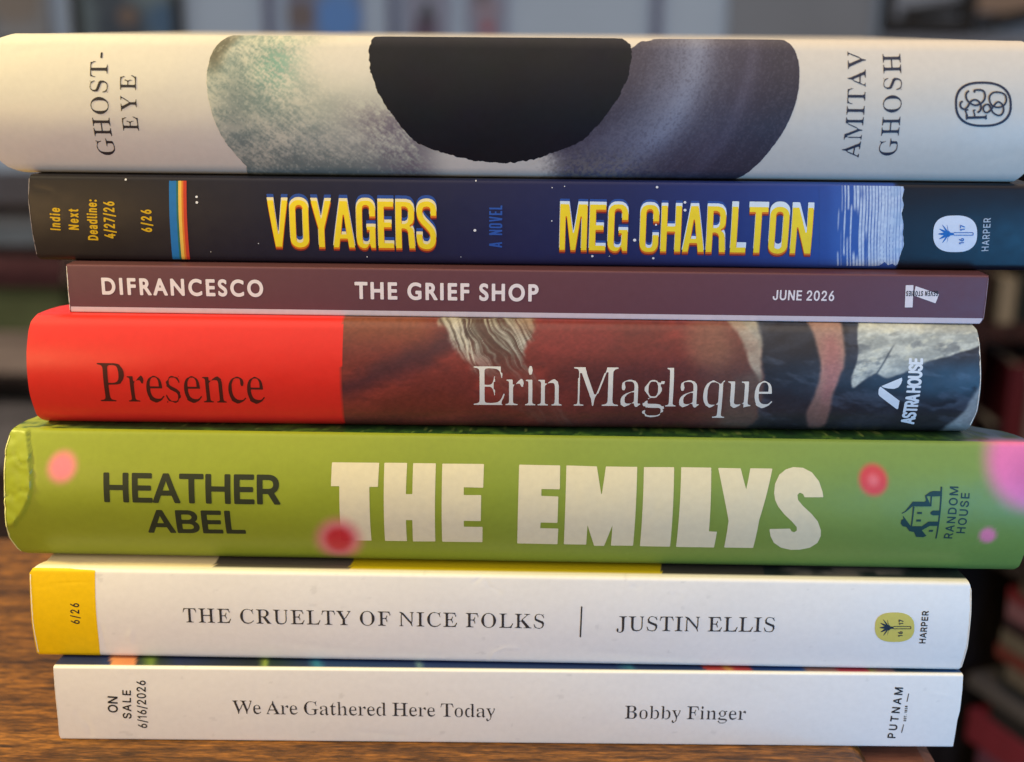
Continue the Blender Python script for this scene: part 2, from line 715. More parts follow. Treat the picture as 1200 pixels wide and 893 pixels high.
def worn_edge(bk, mat, side='left', w=0.35, amp=0.35, seed=1, v0=0.06, v1=0.94):
    """Rubbed white line where the paper shows along the end of the spine."""
    ink = Ink(bk, 'worn_edge', mat)
    vs = np.linspace(bk.T * v0, bk.T * v1, 140)
    wid = w + amp * (fbm(vs * 0.9, vs * 0 + 3.1, seed, 4) - 0.5) * 2
    wid = np.clip(wid, 0.03, None)
    if side == 'left':
        a = bk.xl(vs)
        left, right = a, a + wid
    else:
        a = bk.xr(vs)
        left, right = a - wid, a
    ink.shape([np.concatenate([np.stack([left, vs], -1), np.stack([right, vs], -1)[::-1]])], 0.1, sheet=False)
    # orientation of the outline does not matter: the fill is by winding
    return ink.build()


# ------------------------------------------------------------------ glyph outlines (capital height = 1000)
FONTS = {
    'I': {
        '.': (369, [[187,-9,153,-2,124,17,104,46,97,81,104,115,124,144,153,164,187,170,222,164,251,144,271,115,277,81,271,46,251,17,222,-2]]),
        '/': (490, [[462,1047,140,-150,28,-150,350,1047]]),
        '0': (891, [[446,-13,414,-12,356,-2,303,18,255,47,234,66,195,109,148,191,117,283,100,385,94,499,100,614,118,716,149,808,196,890,214,913,256,952,304,982,357,1002,385,1008,446,1013,506,1008,535,1002,587,982,635,952,677,913,695,890,742,808,773,716,791,614,797,499,791,385,773,283,743,191,696,109,657,66,636,47,588,18,535,-2,507,-8],[446,97,501,105,549,128,587,162,616,203,639,254,662,337,671,397,676,499,674,569,662,663,639,746,616,797,587,838,549,873,501,896,446,903,390,896,342,873,304,838,275,797,252,746,229,663,220,602,215,499,217,430,229,337,252,254,275,203,304,162,342,128,390,105]]),
        '1': (891, [[150,0,150,107,768,107,768,0],[542,1000,542,0,417,0,417,881,411,881,169,703,169,839,390,1000]]),
        '2': (891, [[126,0,126,93,460,450,555,555,582,591,611,642,625,685,630,730,623,780,616,802,605,823,575,857,557,871,519,890,481,900,440,903,395,900,356,888,318,866,301,851,286,833,264,795,253,756,250,711,129,711,133,769,139,796,157,846,184,891,218,930,281,976,331,997,384,1009,472,1012,527,1004,578,988,624,963,663,932,696,896,722,853,739,808,748,758,748,710,736,645,720,603,695,558,629,470,549,379,300,119,300,111,765,111,765,0]]),
        '3': (891, [[428,-13,369,-10,287,9,236,31,192,59,138,113,111,156,94,205,86,259,215,259,226,211,236,190,264,154,302,127,325,116,385,101,454,99,520,112,577,140,618,183,629,200,642,239,646,306,630,367,610,403,596,419,580,434,540,459,490,477,430,485,308,487,308,588,566,881,566,889,137,889,137,1000,732,1000,732,905,415,547,415,568,486,570,549,562,579,553,632,529,655,514,696,479,729,437,742,414,762,365,768,339,772,285,771,256,761,202,742,153,713,108,676,70,632,38,580,13,523,-4]]),
        '4': (891, [[78,207,78,311,485,1000,611,1000,213,326,213,319,812,319,812,207],[554,0,554,624,674,624,674,0]]),
        '5': (891, [[435,-13,377,-10,324,2,275,22,212,64,178,98,148,143,126,197,117,256,240,256,250,213,259,193,286,158,320,130,362,110,385,103,435,98,481,103,523,116,561,139,593,168,617,205,635,247,643,294,643,344,634,391,616,435,576,488,520,526,476,540,408,544,349,534,285,508,252,483,132,497,189,1000,720,1000,720,889,296,889,263,593,326,629,369,645,409,653,451,656,504,652,578,631,642,594,678,561,709,522,745,454,765,377,767,289,758,229,738,174,725,149,693,102,653,62,631,45,581,17,526,-3,497,-9]]),
        '6': (891, [[445,-13,357,-3,304,16,256,44,235,61,197,100,153,172,135,227,125,318,133,392,157,470,209,574,270,669,496,1000,633,1000,297,513,286,513,313,553,338,577,385,603,421,614,462,617,520,613,573,600,621,579,663,550,698,514,738,448,760,368,764,309,760,249,746,193,723,143,692,98,654,59,609,28,559,5,504,-9],[445,95,510,105,548,123,580,149,607,181,627,219,639,262,644,309,634,379,618,419,594,454,565,483,529,504,489,517,445,521,400,517,360,504,324,483,295,455,271,420,255,380,246,311,250,263,262,220,282,181,309,149,342,123,380,105]]),
        '7': (891, [[191,0,636,881,636,889,122,889,122,1000,768,1000,768,882,324,0]]),
        '8': (891, [[445,-13,380,-9,321,3,266,22,198,65,146,121,121,166,107,214,102,266,111,339,128,384,152,424,181,459,217,487,257,508,300,520,300,525,272,534,222,562,182,605,158,648,143,696,138,748,145,806,164,860,178,884,214,928,260,964,287,979,361,1005,445,1013,528,1005,602,979,652,947,674,928,710,884,725,860,744,806,750,748,745,696,731,649,706,605,667,563,618,534,591,525,591,520,633,508,672,487,707,459,737,424,761,384,778,339,788,266,783,214,768,166,744,121,692,65,623,22,569,3,509,-9],[445,97,495,100,540,111,583,130,603,145,635,180,647,201,655,223,662,272,652,335,634,371,608,402,575,427,536,447,492,458,445,462,397,458,353,447,314,427,281,402,255,371,237,335,227,272,229,247,242,201,253,180,285,145,306,130,349,111,394,100],[445,569,495,574,518,581,539,590,576,616,604,650,614,670,626,714,628,738,626,763,615,806,605,826,577,859,541,884,519,893,471,903,445,904,403,901,366,891,329,872,312,859,284,826,274,806,263,763,261,738,263,714,274,670,284,650,312,616,330,602,371,581,394,574]]),
        '9': (891, [[444,1013,504,1009,532,1003,585,984,633,956,654,939,692,900,736,828,754,773,764,682,756,608,733,530,680,426,619,331,394,0,256,0,593,487,604,487,577,447,552,423,505,397,468,386,428,383,370,387,317,400,269,421,227,450,192,486,151,552,129,632,125,691,129,752,143,807,166,858,198,903,235,941,280,972,330,995,385,1009],[444,905,380,895,342,877,309,851,283,819,263,781,250,738,246,691,255,622,272,581,295,546,325,517,361,496,401,483,444,479,510,488,548,505,581,530,607,562,627,599,640,642,644,689,640,737,627,780,607,819,581,851,548,877,510,895]]),
        ':': (369, [[187,-9,153,-2,124,17,104,46,97,81,104,115,124,144,153,164,187,170,222,164,251,144,271,115,277,81,271,46,251,17,222,-2],[187,532,153,539,124,558,104,587,97,621,104,656,124,685,153,705,187,711,222,705,251,685,271,656,277,621,271,587,251,558,222,539]]),
        'A': (943, [[32,0,396,1000,543,1000,910,0,777,0,564,595,456,940,482,940,418,729,167,0],[216,279,216,391,727,391,727,279]]),
        'B': (897, [[118,0,118,1000,508,999,597,984,646,964,696,932,716,913,749,869,761,844,777,792,781,764,782,710,768,647,748,609,734,591,718,576,681,550,619,524,619,515,676,502,732,470,778,420,802,377,817,326,821,268,820,238,809,182,787,131,752,87,705,50,651,24,592,9,485,0],[245,112,518,113,581,123,630,143,666,175,681,196,697,243,697,293,692,317,673,361,649,392,619,418,581,438,538,450,488,454,245,454],[245,561,489,562,549,575,587,594,605,608,635,642,646,662,659,707,659,757,653,781,631,824,598,857,556,877,531,883,472,888,245,888]]),
        'C': (1003, [[526,-13,454,-8,420,-2,355,18,325,32,267,68,241,89,194,138,154,195,112,287,87,387,79,499,87,612,112,713,154,805,194,862,217,887,267,932,325,967,355,981,420,1002,454,1008,526,1013,585,1010,669,991,721,970,790,926,849,868,880,822,915,744,930,685,803,685,777,755,752,794,720,828,683,855,642,875,597,888,550,895,466,891,411,875,386,864,337,833,316,814,277,769,261,743,234,689,211,601,203,499,211,398,235,310,261,256,296,207,316,185,361,150,412,124,439,116,496,105,550,105,620,118,683,146,737,188,777,245,803,315,930,315,916,257,881,178,849,132,791,74,721,30,669,9,585,-10]]),
        'D': (987, [[430,0,189,0,189,112,422,112,519,121,601,146,651,175,674,194,695,216,731,265,755,319,772,374,781,435,785,502,781,568,772,628,745,709,715,762,676,806,628,842,581,864,497,884,434,888,183,888,183,1000,443,1000,513,996,609,977,666,954,722,922,748,902,796,855,835,800,852,769,886,679,900,612,907,540,907,464,900,391,886,324,865,262,835,202,816,173,771,122,746,99,719,79,662,46,571,15,504,4],[245,1000,245,0,118,0,118,1000]]),
        'E': (823, [[118,0,118,1000,732,1000,732,888,245,888,245,562,699,562,699,450,245,450,245,112,738,112,738,0]]),
        'H': (1016, [[118,0,118,1000,245,1000,245,568,771,568,771,1000,898,1000,898,0,771,0,771,456,245,456,245,0]]),
        'I': (591, [[61,0,61,112,232,112,232,888,61,888,61,1000,530,1000,530,888,359,888,359,112,530,112,530,0]]),
        'J': (779, [[364,-13,292,-7,229,12,173,44,126,88,92,143,72,209,67,246,65,340,192,340,193,256,204,205,225,163,239,146,281,115,334,100,393,100,445,115,487,146,513,183,522,205,533,256,534,1000,661,1000,661,286,659,246,646,175,619,114,600,88,554,44,527,26,468,1,435,-7]]),
        'K': (917, [[205,286,205,425,343,596,715,1000,881,1000,454,542,448,543],[118,0,118,1000,245,1000,245,0],[732,0,369,509,448,608,882,0]]),
        'L': (772, [[118,0,118,1000,245,1000,245,112,710,112,710,0]]),
        'M': (1235, [[118,0,118,1000,298,1000,545,368,632,96,604,96,672,311,936,1000,1116,1000,1116,0,991,0,992,643,997,899,1008,899,919,633,672,0,562,0,335,572,220,899,234,899,236,818,240,572,240,0]]),
        'N': (1029, [[118,0,118,1000,268,1000,713,296,813,108,796,105,785,309,784,1000,911,1000,911,0,760,0,349,650,211,889,234,892,246,572,246,0]]),
        'O': (1048, [[525,-13,454,-8,420,-2,355,18,325,32,268,68,242,89,195,138,155,195,112,287,87,387,79,499,87,612,112,713,155,805,195,862,217,887,268,932,325,967,355,981,420,1002,454,1008,525,1013,596,1008,630,1002,694,981,725,967,782,932,832,887,855,862,894,805,937,713,961,612,969,499,961,387,937,287,894,195,855,138,832,112,782,68,725,32,694,18,630,-2,596,-8],[525,104,583,109,610,115,662,135,710,166,752,205,788,255,824,337,842,430,846,499,838,602,824,663,788,745,752,795,710,834,662,865,610,885,583,891,525,896,467,891,439,885,387,864,339,834,297,794,261,744,225,662,211,602,203,499,207,430,225,337,261,255,297,206,339,166,387,136,413,124,467,109]]),
        'P': (874, [[118,0,118,1000,500,999,568,990,599,981,653,958,677,943,719,909,753,868,777,820,794,769,802,713,802,654,794,598,777,546,753,499,737,477,699,439,653,407,627,394,568,376,535,370,462,365,215,365,215,477,487,478,540,486,563,494,602,515,633,543,645,559,663,596,674,638,677,683,674,729,655,789,633,823,602,851,563,872,540,879,456,889,245,889,245,0]]),
        'R': (883, [[118,0,118,1000,501,999,569,990,600,982,655,960,701,931,721,913,754,874,779,828,801,750,805,692,801,634,788,582,767,534,754,512,721,473,701,456,654,427,628,415,569,398,464,389,189,389,189,501,489,502,565,516,608,537,643,570,664,608,678,669,675,737,656,796,634,828,620,841,585,864,541,880,488,888,245,889,245,0],[694,0,452,450,595,450,841,0]]),
        'S': (878, [[440,-17,370,-13,307,-2,251,18,179,61,141,97,126,118,100,163,83,214,75,268,205,268,208,246,221,206,243,172,272,145,327,115,370,103,416,97,466,98,517,104,583,128,634,165,659,197,668,215,678,253,678,297,664,335,638,366,603,391,544,417,327,481,238,519,190,551,149,591,119,641,110,670,102,732,107,786,113,811,133,858,147,880,181,919,222,952,297,989,383,1010,446,1013,510,1010,568,998,621,978,689,936,726,902,757,857,779,803,788,743,663,743,648,798,634,821,594,860,573,872,526,891,472,900,417,900,371,894,329,880,285,855,268,840,241,803,228,761,228,714,234,692,257,656,312,616,397,582,519,549,612,518,669,490,705,467,737,439,776,388,793,347,798,324,803,272,792,195,773,147,744,104,707,66,662,34,586,2,502,-14]]),
        'T': (882, [[62,888,62,1000,819,1000,819,888,505,888,505,0,379,0,379,888]]),
        'U': (1017, [[509,-16,444,-12,384,-1,328,18,274,47,248,65,203,107,166,157,140,213,123,274,118,340,118,1000,244,1000,244,350,249,295,265,245,290,201,307,181,345,147,368,134,419,113,447,106,509,101,571,106,599,113,650,134,693,163,711,181,727,201,752,245,767,295,772,350,772,1000,899,1000,899,340,893,274,877,213,850,157,814,107,768,65,743,47,689,18,634,-1,574,-12]]),
        'V': (943, [[401,0,32,1000,166,1000,378,405,487,60,461,60,525,271,776,1000,910,1000,546,0]]),
        'a': (765, [[314,-17,260,-13,186,10,143,35,108,68,81,109,72,132,61,184,61,237,76,299,99,335,132,367,170,388,206,403,246,414,350,432,479,448,521,462,533,471,539,484,542,501,541,527,532,566,514,598,502,612,471,633,432,646,385,650,335,646,275,625,231,591,211,565,197,538,81,572,105,622,136,663,174,695,216,720,261,738,333,753,402,755,470,746,508,735,544,719,594,683,634,630,652,583,661,526,662,494,662,0,544,0,544,102,536,102,519,76,495,48,444,12,384,-10],[335,89,385,93,429,106,470,129,504,163,528,204,540,248,542,373,510,358,455,346,324,327,264,312,216,286,193,260,186,244,181,206,185,171,200,142,224,119,255,103,292,93]]),
        'd': (834, [[384,-16,324,-11,296,-4,244,17,219,32,175,68,138,113,122,138,88,218,70,306,67,371,70,436,88,523,122,603,156,652,176,673,220,709,244,723,270,735,325,750,411,755,479,741,536,708,565,680,602,628,611,628,611,1000,731,1000,731,0,615,0,615,115,603,115,564,61,516,20,478,-1,457,-8],[402,92,453,98,476,105,517,128,551,160,578,202,596,248,610,319,613,372,609,435,598,491,578,540,552,581,518,613,477,636,429,647,402,648,375,647,326,635,284,612,250,579,224,537,205,488,193,433,189,372,193,311,205,255,224,205,251,163,285,129,327,105,350,98]]),
        'e': (794, [[417,-16,348,-11,285,5,230,32,182,69,161,90,124,139,89,218,71,304,67,367,71,430,88,517,124,598,159,647,179,669,226,706,280,734,339,750,403,756,476,748,545,726,608,687,646,651,677,607,710,529,723,475,730,381,730,333,147,333,147,434,664,434,609,397,600,480,575,550,549,587,533,603,497,628,476,637,454,644,403,649,377,648,329,637,288,616,238,569,214,530,193,463,189,415,190,317,199,259,217,209,244,167,277,134,318,110,341,101,391,92,439,91,499,104,547,131,584,172,601,207,717,179,700,135,674,95,641,60,601,32,555,9,504,-7]]),
        'i': (328, [[103,0,103,746,223,746,223,0],[164,870,133,876,106,894,87,919,81,950,87,981,106,1006,133,1024,164,1030,197,1024,224,1006,242,981,248,950,242,919,224,894,197,876]]),
        'l': (372, [[274,-5,212,2,164,24,130,59,118,81,105,135,103,1000,223,1000,223,194,227,151,236,122,255,107,287,102,334,107,355,5]]),
        'n': (805, [[223,446,223,0,103,0,103,746,219,746,220,565,201,565,227,627,260,676,299,712,321,725,368,745,393,751,447,756,505,751,531,744,580,724,622,694,655,654,669,631,688,585,698,532,702,472,702,0,582,0,580,496,566,553,537,598,495,629,443,645,413,647,372,643,316,624,278,595,248,556,232,517]]),
        't': (447, [[401,746,401,643,13,643,13,746],[128,926,248,926,249,169,259,133,267,120,294,104,335,98,397,105,419,3,377,-5,331,-8,271,-2,245,4,200,27,181,42,165,60,141,102,133,127,128,183]]),
        'x': (744, [[41,0,337,429,336,336,56,746,197,746,290,601,407,405,345,405,431,558,554,746,691,746,410,332,410,421,703,0,564,0,454,168,340,357,402,357,318,209,180,0]]),
    },
    'G': {
        '&': (916, [[726,497,679,413,619,336,478,497,541,546,590,593,626,640,649,688,660,738,659,796,640,856,605,907,555,946,526,961,458,979,421,981,348,974,315,965,258,937,214,897,182,845,166,785,164,751,170,700,199,626,227,580,277,519,188,461,138,419,98,375,67,328,48,278,41,224,50,160,76,103,116,56,167,19,227,-5,260,-11,316,-12,388,0,465,32,550,86,610,136,724,0,909,0,707,235,746,281,798,355,840,428,870,497],[522,236,452,175,405,145,357,126,308,119,281,122,256,130,234,142,215,159,200,178,190,200,185,224,192,268,201,288,230,327,272,364,359,424],[305,764,309,790,319,813,336,832,358,847,384,856,413,859,441,857,465,849,486,837,504,822,517,803,525,781,527,738,515,700,486,661,434,618,397,594,365,629,335,671,313,717]]),
        'A': (978, [[531,1006,430,1006,0,0,147,0,273,295,698,295,831,0,978,0],[478,786,639,424,328,424]]),
        'C': (1038, [[962,931,835,978,723,1005,619,1013,538,1008,461,994,357,955,265,898,189,825,148,768,130,737,102,671,82,600,76,563,71,458,86,371,117,282,167,197,236,120,293,76,325,57,395,24,474,1,562,-12,679,-11,771,2,878,32,972,75,972,232,919,200,838,162,757,136,676,122,623,119,546,124,475,141,411,167,382,184,331,225,288,273,270,300,242,360,232,393,220,462,218,499,220,535,232,603,242,636,271,696,289,723,332,772,384,814,412,831,475,858,543,875,617,881,674,879,759,864,815,847,872,824,962,777]]),
        'D': (1100, [[111,0,501,0,546,1,629,13,706,35,775,67,837,106,865,129,914,180,956,236,1002,330,1027,431,1031,532,1016,630,981,724,927,812,880,864,853,887,791,929,720,963,640,986,596,994,500,1000,111,1000],[255,871,522,869,564,865,641,847,675,835,736,802,785,761,825,712,854,657,873,597,883,533,881,452,860,368,834,310,795,255,743,205,674,165,589,139,539,132,484,129,255,129]]),
        'E': (733, [[677,1000,110,1000,110,0,691,0,691,129,254,129,254,440,663,440,663,569,254,569,254,871,677,871]]),
        'F': (688, [[645,1000,111,1000,111,0,255,0,255,465,645,465,645,594,255,594,255,871,645,871]]),
        'G': (1085, [[987,493,651,493,651,364,843,364,843,158,750,133,677,121,587,120,514,131,447,153,387,185,335,225,292,274,258,330,245,361,227,427,221,499,228,573,248,642,279,704,321,759,372,805,431,841,497,866,569,880,635,881,718,872,802,852,884,823,966,783,966,928,861,969,773,995,693,1009,610,1013,532,1008,423,983,325,938,240,876,170,799,118,708,94,641,85,606,75,532,73,494,78,420,85,384,104,315,149,223,212,142,292,77,385,28,490,-3,606,-13,698,-9,784,3,869,24,987,69]]),
        'H': (1069, [[957,1000,814,1000,814,565,254,565,254,1000,110,1000,110,0,254,0,254,435,814,435,814,0,957,0]]),
        'I': (367, [[255,1000,111,1000,111,0,255,0]]),
        'N': (1145, [[1035,1000,900,1000,900,226,223,1000,109,1000,109,0,243,0,243,770,912,0,1035,0]]),
        'O': (1207, [[66,500,76,396,107,297,156,208,223,130,306,66,370,32,404,19,478,-1,517,-8,600,-13,685,-8,725,-1,801,19,836,33,901,66,931,86,985,130,1052,208,1101,298,1131,396,1141,500,1130,606,1100,706,1050,795,983,873,899,936,834,969,800,982,725,1002,686,1008,603,1013,521,1008,482,1002,408,982,374,968,309,936,225,873,158,795,108,705,77,606],[214,500,221,575,240,644,271,706,313,761,364,806,393,825,456,856,527,875,603,881,679,875,750,856,814,825,842,806,894,761,935,706,967,644,986,575,993,500,986,425,967,356,935,294,916,266,869,216,814,175,750,144,679,125,603,119,527,125,456,144,393,175,337,216,291,266,271,294,240,356,221,425]]),
        'P': (748, [[103,1000,103,0,246,0,246,433,396,433,488,440,564,461,626,493,673,537,692,561,718,617,732,680,732,746,727,778,708,839,694,867,656,916,604,955,539,983,460,998,415,1000],[246,871,455,868,489,860,517,848,540,832,557,812,570,791,579,767,585,718,583,687,575,658,563,633,547,612,527,594,502,580,443,564,246,562]]),
        'R': (886, [[113,1000,113,0,257,0,257,434,335,433,371,427,408,410,448,379,495,328,551,253,714,0,886,0,788,137,643,361,589,424,526,475,580,503,624,538,658,582,680,632,692,689,692,756,677,822,648,878,628,903,579,944,519,975,484,986,407,998],[257,877,349,877,430,869,461,859,488,845,509,827,525,807,536,783,543,756,544,698,529,646,515,624,495,603,469,587,436,574,396,566,257,563]]),
        'S': (672, [[585,943,513,982,438,1005,362,1013,288,1007,222,989,166,959,120,920,87,870,66,812,59,746,62,709,70,674,100,614,144,563,199,518,379,404,429,364,467,321,480,296,488,270,491,242,481,199,469,178,452,158,429,141,401,128,367,119,328,116,276,121,199,147,128,194,65,261,65,79,134,35,208,5,260,-7,345,-13,416,-5,449,4,507,33,556,75,593,127,616,189,625,258,622,301,614,341,601,376,584,408,539,464,484,510,424,550,304,619,233,673,203,715,195,739,192,765,195,791,204,814,218,834,237,851,287,876,350,884,415,877,461,862,534,822,585,780]]),
        'T': (886, [[861,1000,25,1000,25,871,371,871,371,0,515,0,515,871,861,871]]),
        'U': (1038, [[950,1000,806,1000,806,387,797,305,783,258,772,237,759,217,727,185,663,147,578,124,509,119,427,128,355,156,293,204,265,239,254,259,240,307,234,370,233,1000,89,1000,89,378,97,293,106,255,133,186,171,128,218,80,274,43,304,28,368,5,471,-12,552,-12,636,-1,674,8,743,33,802,67,828,87,872,134,890,160,920,218,939,284,949,355]]),
    },
    'S': {
        '-': (475, [[81,338,81,453,396,451,394,338]]),
        'A': (959, [[14,0,12,38,60,46,79,76,168,314,316,679,345,684,404,787,418,824,451,1019,456,1023,491,1022,533,817,585,721,581,714,585,704,739,339,780,335,785,328,791,309,755,305,817,161,848,102,875,69,909,49,970,39,971,2,505,1,505,39,559,42,634,57,658,81,661,105,657,129,595,289,231,291,223,287,184,190,167,187,158,178,151,85,158,63,177,46,248,39,249,2],[250,353,571,354,429,699,385,696]]),
        'B': (972, [[38,0,37,38,151,59,187,85,202,123,207,175,207,818,200,888,176,931,134,952,36,964,35,998,539,999,664,983,740,958,714,953,776,905,815,846,827,783,825,729,798,664,753,611,699,576,637,555,659,551,636,543,660,535,640,531,698,514,771,476,830,425,858,383,876,327,878,254,859,184,829,133,797,98,740,53,765,49,764,46,718,27,649,10,539,0],[453,54,552,54,596,61,629,75,665,106,686,151,697,206,701,297,695,357,684,401,667,436,640,466,607,485,511,507,360,508,357,142,361,102,371,84,391,67],[358,554,474,553,532,559,603,584,641,621,658,657,665,691,668,797,648,884,619,924,571,946,462,953,403,947,376,935,366,922,357,865]]),
        'C': (1028, [[547,-23,384,11,303,43,301,47,320,48,322,54,230,140,165,230,120,337,98,458,100,570,114,643,131,695,168,770,230,864,307,935,382,973,360,976,363,979,530,1020,584,1022,756,981,767,977,753,973,804,958,863,955,881,959,896,972,921,1021,957,1021,959,977,953,963,916,960,913,954,913,806,944,698,958,691,956,678,921,679,867,815,837,867,796,918,738,949,660,970,531,973,500,971,463,960,430,943,372,895,341,855,315,809,293,729,281,634,276,495,283,366,292,301,319,211,344,164,380,120,437,80,483,63,573,52,681,53,751,72,826,114,895,175,940,231,976,195,945,156,899,112,853,79,793,50,825,46,799,30,723,5,604,-21]]),
        'E': (971, [[34,0,33,36,85,41,150,57,183,75,202,109,208,168,208,815,203,876,188,918,172,934,143,947,37,964,36,998,829,999,831,851,868,847,875,817,876,765,874,758,863,754,870,702,842,705,824,784,787,872,755,904,720,924,629,941,470,946,395,936,366,914,358,863,360,541,499,541,552,559,569,574,592,608,618,689,633,756,664,756,650,691,667,682,662,615,626,611,623,606,623,431,625,425,661,421,667,343,651,336,667,264,663,260,632,262,623,324,602,398,583,440,555,467,524,481,494,487,360,487,358,144,363,105,374,86,392,74,425,65,492,60,589,62,723,81,775,109,813,146,854,208,903,313,940,314,939,286,912,205,887,153,861,119,847,47,854,32,863,25,887,23,883,2]]),
        'F': (888, [[37,0,36,38,114,49,149,61,184,86,202,127,206,158,206,846,197,895,175,927,143,943,34,963,32,998,817,999,819,851,856,847,861,822,864,786,841,782,855,737,858,702,829,705,810,783,776,871,748,903,707,928,606,944,479,947,395,940,367,925,361,912,359,543,496,545,544,562,567,583,586,613,609,686,624,759,659,758,641,686,663,679,657,619,618,613,618,425,620,419,657,415,663,354,641,348,652,317,660,261,625,263,613,334,587,422,576,442,548,469,522,483,489,490,363,491,357,487,357,158,365,108,384,79,418,58,469,46,562,38,563,2]]),
        'G': (1115, [[568,-22,421,3,353,23,382,29,319,62,263,106,215,161,170,226,124,331,109,390,101,458,103,572,117,646,134,697,167,766,232,863,308,934,382,973,360,976,363,980,529,1021,572,1022,763,982,777,977,758,975,761,972,809,958,862,957,888,966,921,1021,959,1022,960,986,954,964,918,962,915,956,915,804,947,690,960,682,958,676,922,677,864,823,828,880,796,917,734,950,673,968,634,973,541,973,500,970,467,960,402,921,372,891,344,854,319,810,294,710,282,575,281,453,294,310,315,223,346,154,400,91,460,50,525,30,645,28,702,33,753,52,777,78,789,101,797,160,797,276,787,342,762,372,739,383,687,394,608,400,607,435,1099,433,1098,400,1020,393,988,385,964,373,942,343,935,290,933,63,852,30,851,26,873,24,842,14,628,-21]]),
        'H': (1149, [[37,0,36,38,131,52,170,68,184,82,202,118,207,174,207,834,201,885,186,916,149,943,117,953,37,964,37,999,530,998,529,964,451,954,404,942,382,927,363,898,357,841,357,557,363,550,793,552,793,854,784,907,769,928,731,948,621,964,621,999,1113,998,1111,963,1028,952,975,931,952,897,945,849,945,159,949,119,968,82,998,59,1031,48,1112,38,1112,1,621,1,621,38,701,47,734,56,769,78,785,104,793,162,793,484,363,486,357,481,357,173,365,107,379,82,413,58,450,47,529,38,530,2]]),
        'I': (572, [[32,0,31,38,111,50,167,70,187,87,204,125,208,856,201,906,182,932,130,953,31,964,30,998,536,999,536,964,446,954,398,940,378,924,363,892,359,148,366,106,389,76,438,55,538,38,539,2]]),
        'J': (726, [[224,-143,209,-141,188,-129,110,-103,65,-69,52,-50,45,-26,37,70,50,123,71,159,119,162,137,150,147,130,160,60,138,-49,145,-76,160,-85,297,-85,327,-69,364,-18,371,47,367,836,355,895,333,924,314,936,270,951,176,963,174,998,688,1000,689,963,607,952,570,941,539,917,524,886,518,825,516,185,504,84,477,-5,442,-61,430,-74,399,-90,411,-97,278,-141]]),
        'K': (1121, [[38,0,37,38,115,47,152,57,187,83,203,119,208,172,208,833,201,893,175,930,150,944,117,954,39,963,37,998,531,998,530,964,452,954,405,941,383,927,364,895,358,839,358,516,432,513,473,539,488,555,526,633,722,832,758,837,785,859,797,878,801,924,792,946,756,956,647,964,646,999,1059,999,1058,964,968,958,909,941,814,855,647,686,614,684,604,678,584,624,605,555,656,507,689,505,696,499,711,479,685,478,684,473,986,102,1012,76,1045,55,1084,44,1138,38,1139,2,618,1,618,38,707,40,752,53,764,74,756,102,496,438,485,467,407,469,394,464,358,433,358,172,365,113,380,82,415,58,452,47,530,38,531,2]]),
        'L': (937, [[37,0,36,38,143,57,170,69,189,88,202,119,207,172,207,833,200,894,182,922,150,944,119,954,37,964,36,998,547,999,547,964,462,958,414,946,380,924,362,892,357,837,357,171,364,105,375,87,391,75,464,61,610,63,729,84,776,115,823,172,856,235,898,337,934,339,931,299,907,218,881,158,858,126,843,41,863,15,882,14,882,2]]),
        'M': (1392, [[56,0,55,38,138,48,156,69,166,103,171,173,167,726,195,733,198,846,192,898,178,928,163,941,130,953,50,964,49,999,390,998,398,981,392,966,396,949,428,872,421,862,649,323,659,313,700,316,927,856,957,860,968,882,994,947,995,979,1004,998,1338,998,1337,964,1272,952,1245,942,1226,928,1210,903,1198,901,1191,878,1186,832,1186,177,1192,112,1207,79,1220,66,1250,51,1353,38,1353,1,869,2,871,38,958,49,1009,70,1030,97,1040,135,1042,872,1004,876,994,868,769,333,740,328,679,222,669,195,636,9,628,0,596,0,591,5,554,201,504,294,507,305,277,847,232,850,230,293,226,227,230,94,238,64,254,47,348,38,350,3]]),
        'N': (1084, [[914,-23,883,16,879,-15,864,4,859,54,824,127,754,241,594,410,590,426,345,725,261,811,235,810,232,806,232,121,239,84,251,57,269,44,338,38,340,3,243,0,234,11,228,0,173,0,167,7,159,0,66,1,67,38,143,45,157,61,166,93,169,763,184,770,196,860,195,878,140,920,116,946,65,964,70,999,140,999,194,978,198,999,229,1000,234,957,267,956,316,945,431,803,503,727,507,710,828,318,861,333,859,898,847,937,834,952,755,964,753,997,850,1000,859,992,865,1000,920,1000,926,990,934,1000,1027,998,1026,964,954,956,941,946,934,931,924,883,924,375,908,367,881,195,881,151,926,-1,926,-22],[588,361,583,370,591,369],[507,768,506,777,513,770]]),
        'O': (1153, [[554,-23,373,19,371,23,393,26,317,65,243,131,175,230,130,323,105,425,100,515,110,604,142,704,205,821,266,896,329,945,394,974,372,977,375,981,551,1023,611,1023,787,979,764,974,843,933,883,899,927,852,984,764,1027,674,1051,571,1055,467,1043,387,1011,291,947,177,885,103,821,53,756,26,779,23,775,19,607,-22],[532,27,659,30,710,50,753,79,806,139,835,189,852,238,862,296,872,421,872,553,863,680,844,775,813,843,760,908,701,952,641,972,495,970,460,959,402,923,365,886,318,813,300,763,289,706,278,554,281,405,295,281,314,209,348,147,398,88,455,47,497,31]]),
        'P': (917, [[37,0,36,38,113,47,150,57,185,83,202,119,207,172,207,833,200,892,174,929,143,945,38,963,36,998,566,998,682,983,764,953,737,947,793,897,830,847,851,793,859,726,850,661,827,603,788,551,740,505,760,498,698,473,622,457,357,448,357,172,365,106,386,75,414,57,450,47,529,38,530,2],[358,505,477,504,558,513,619,537,653,574,668,609,678,655,682,714,678,787,658,873,631,911,609,926,548,944,442,947,392,938,363,915,357,876]]),
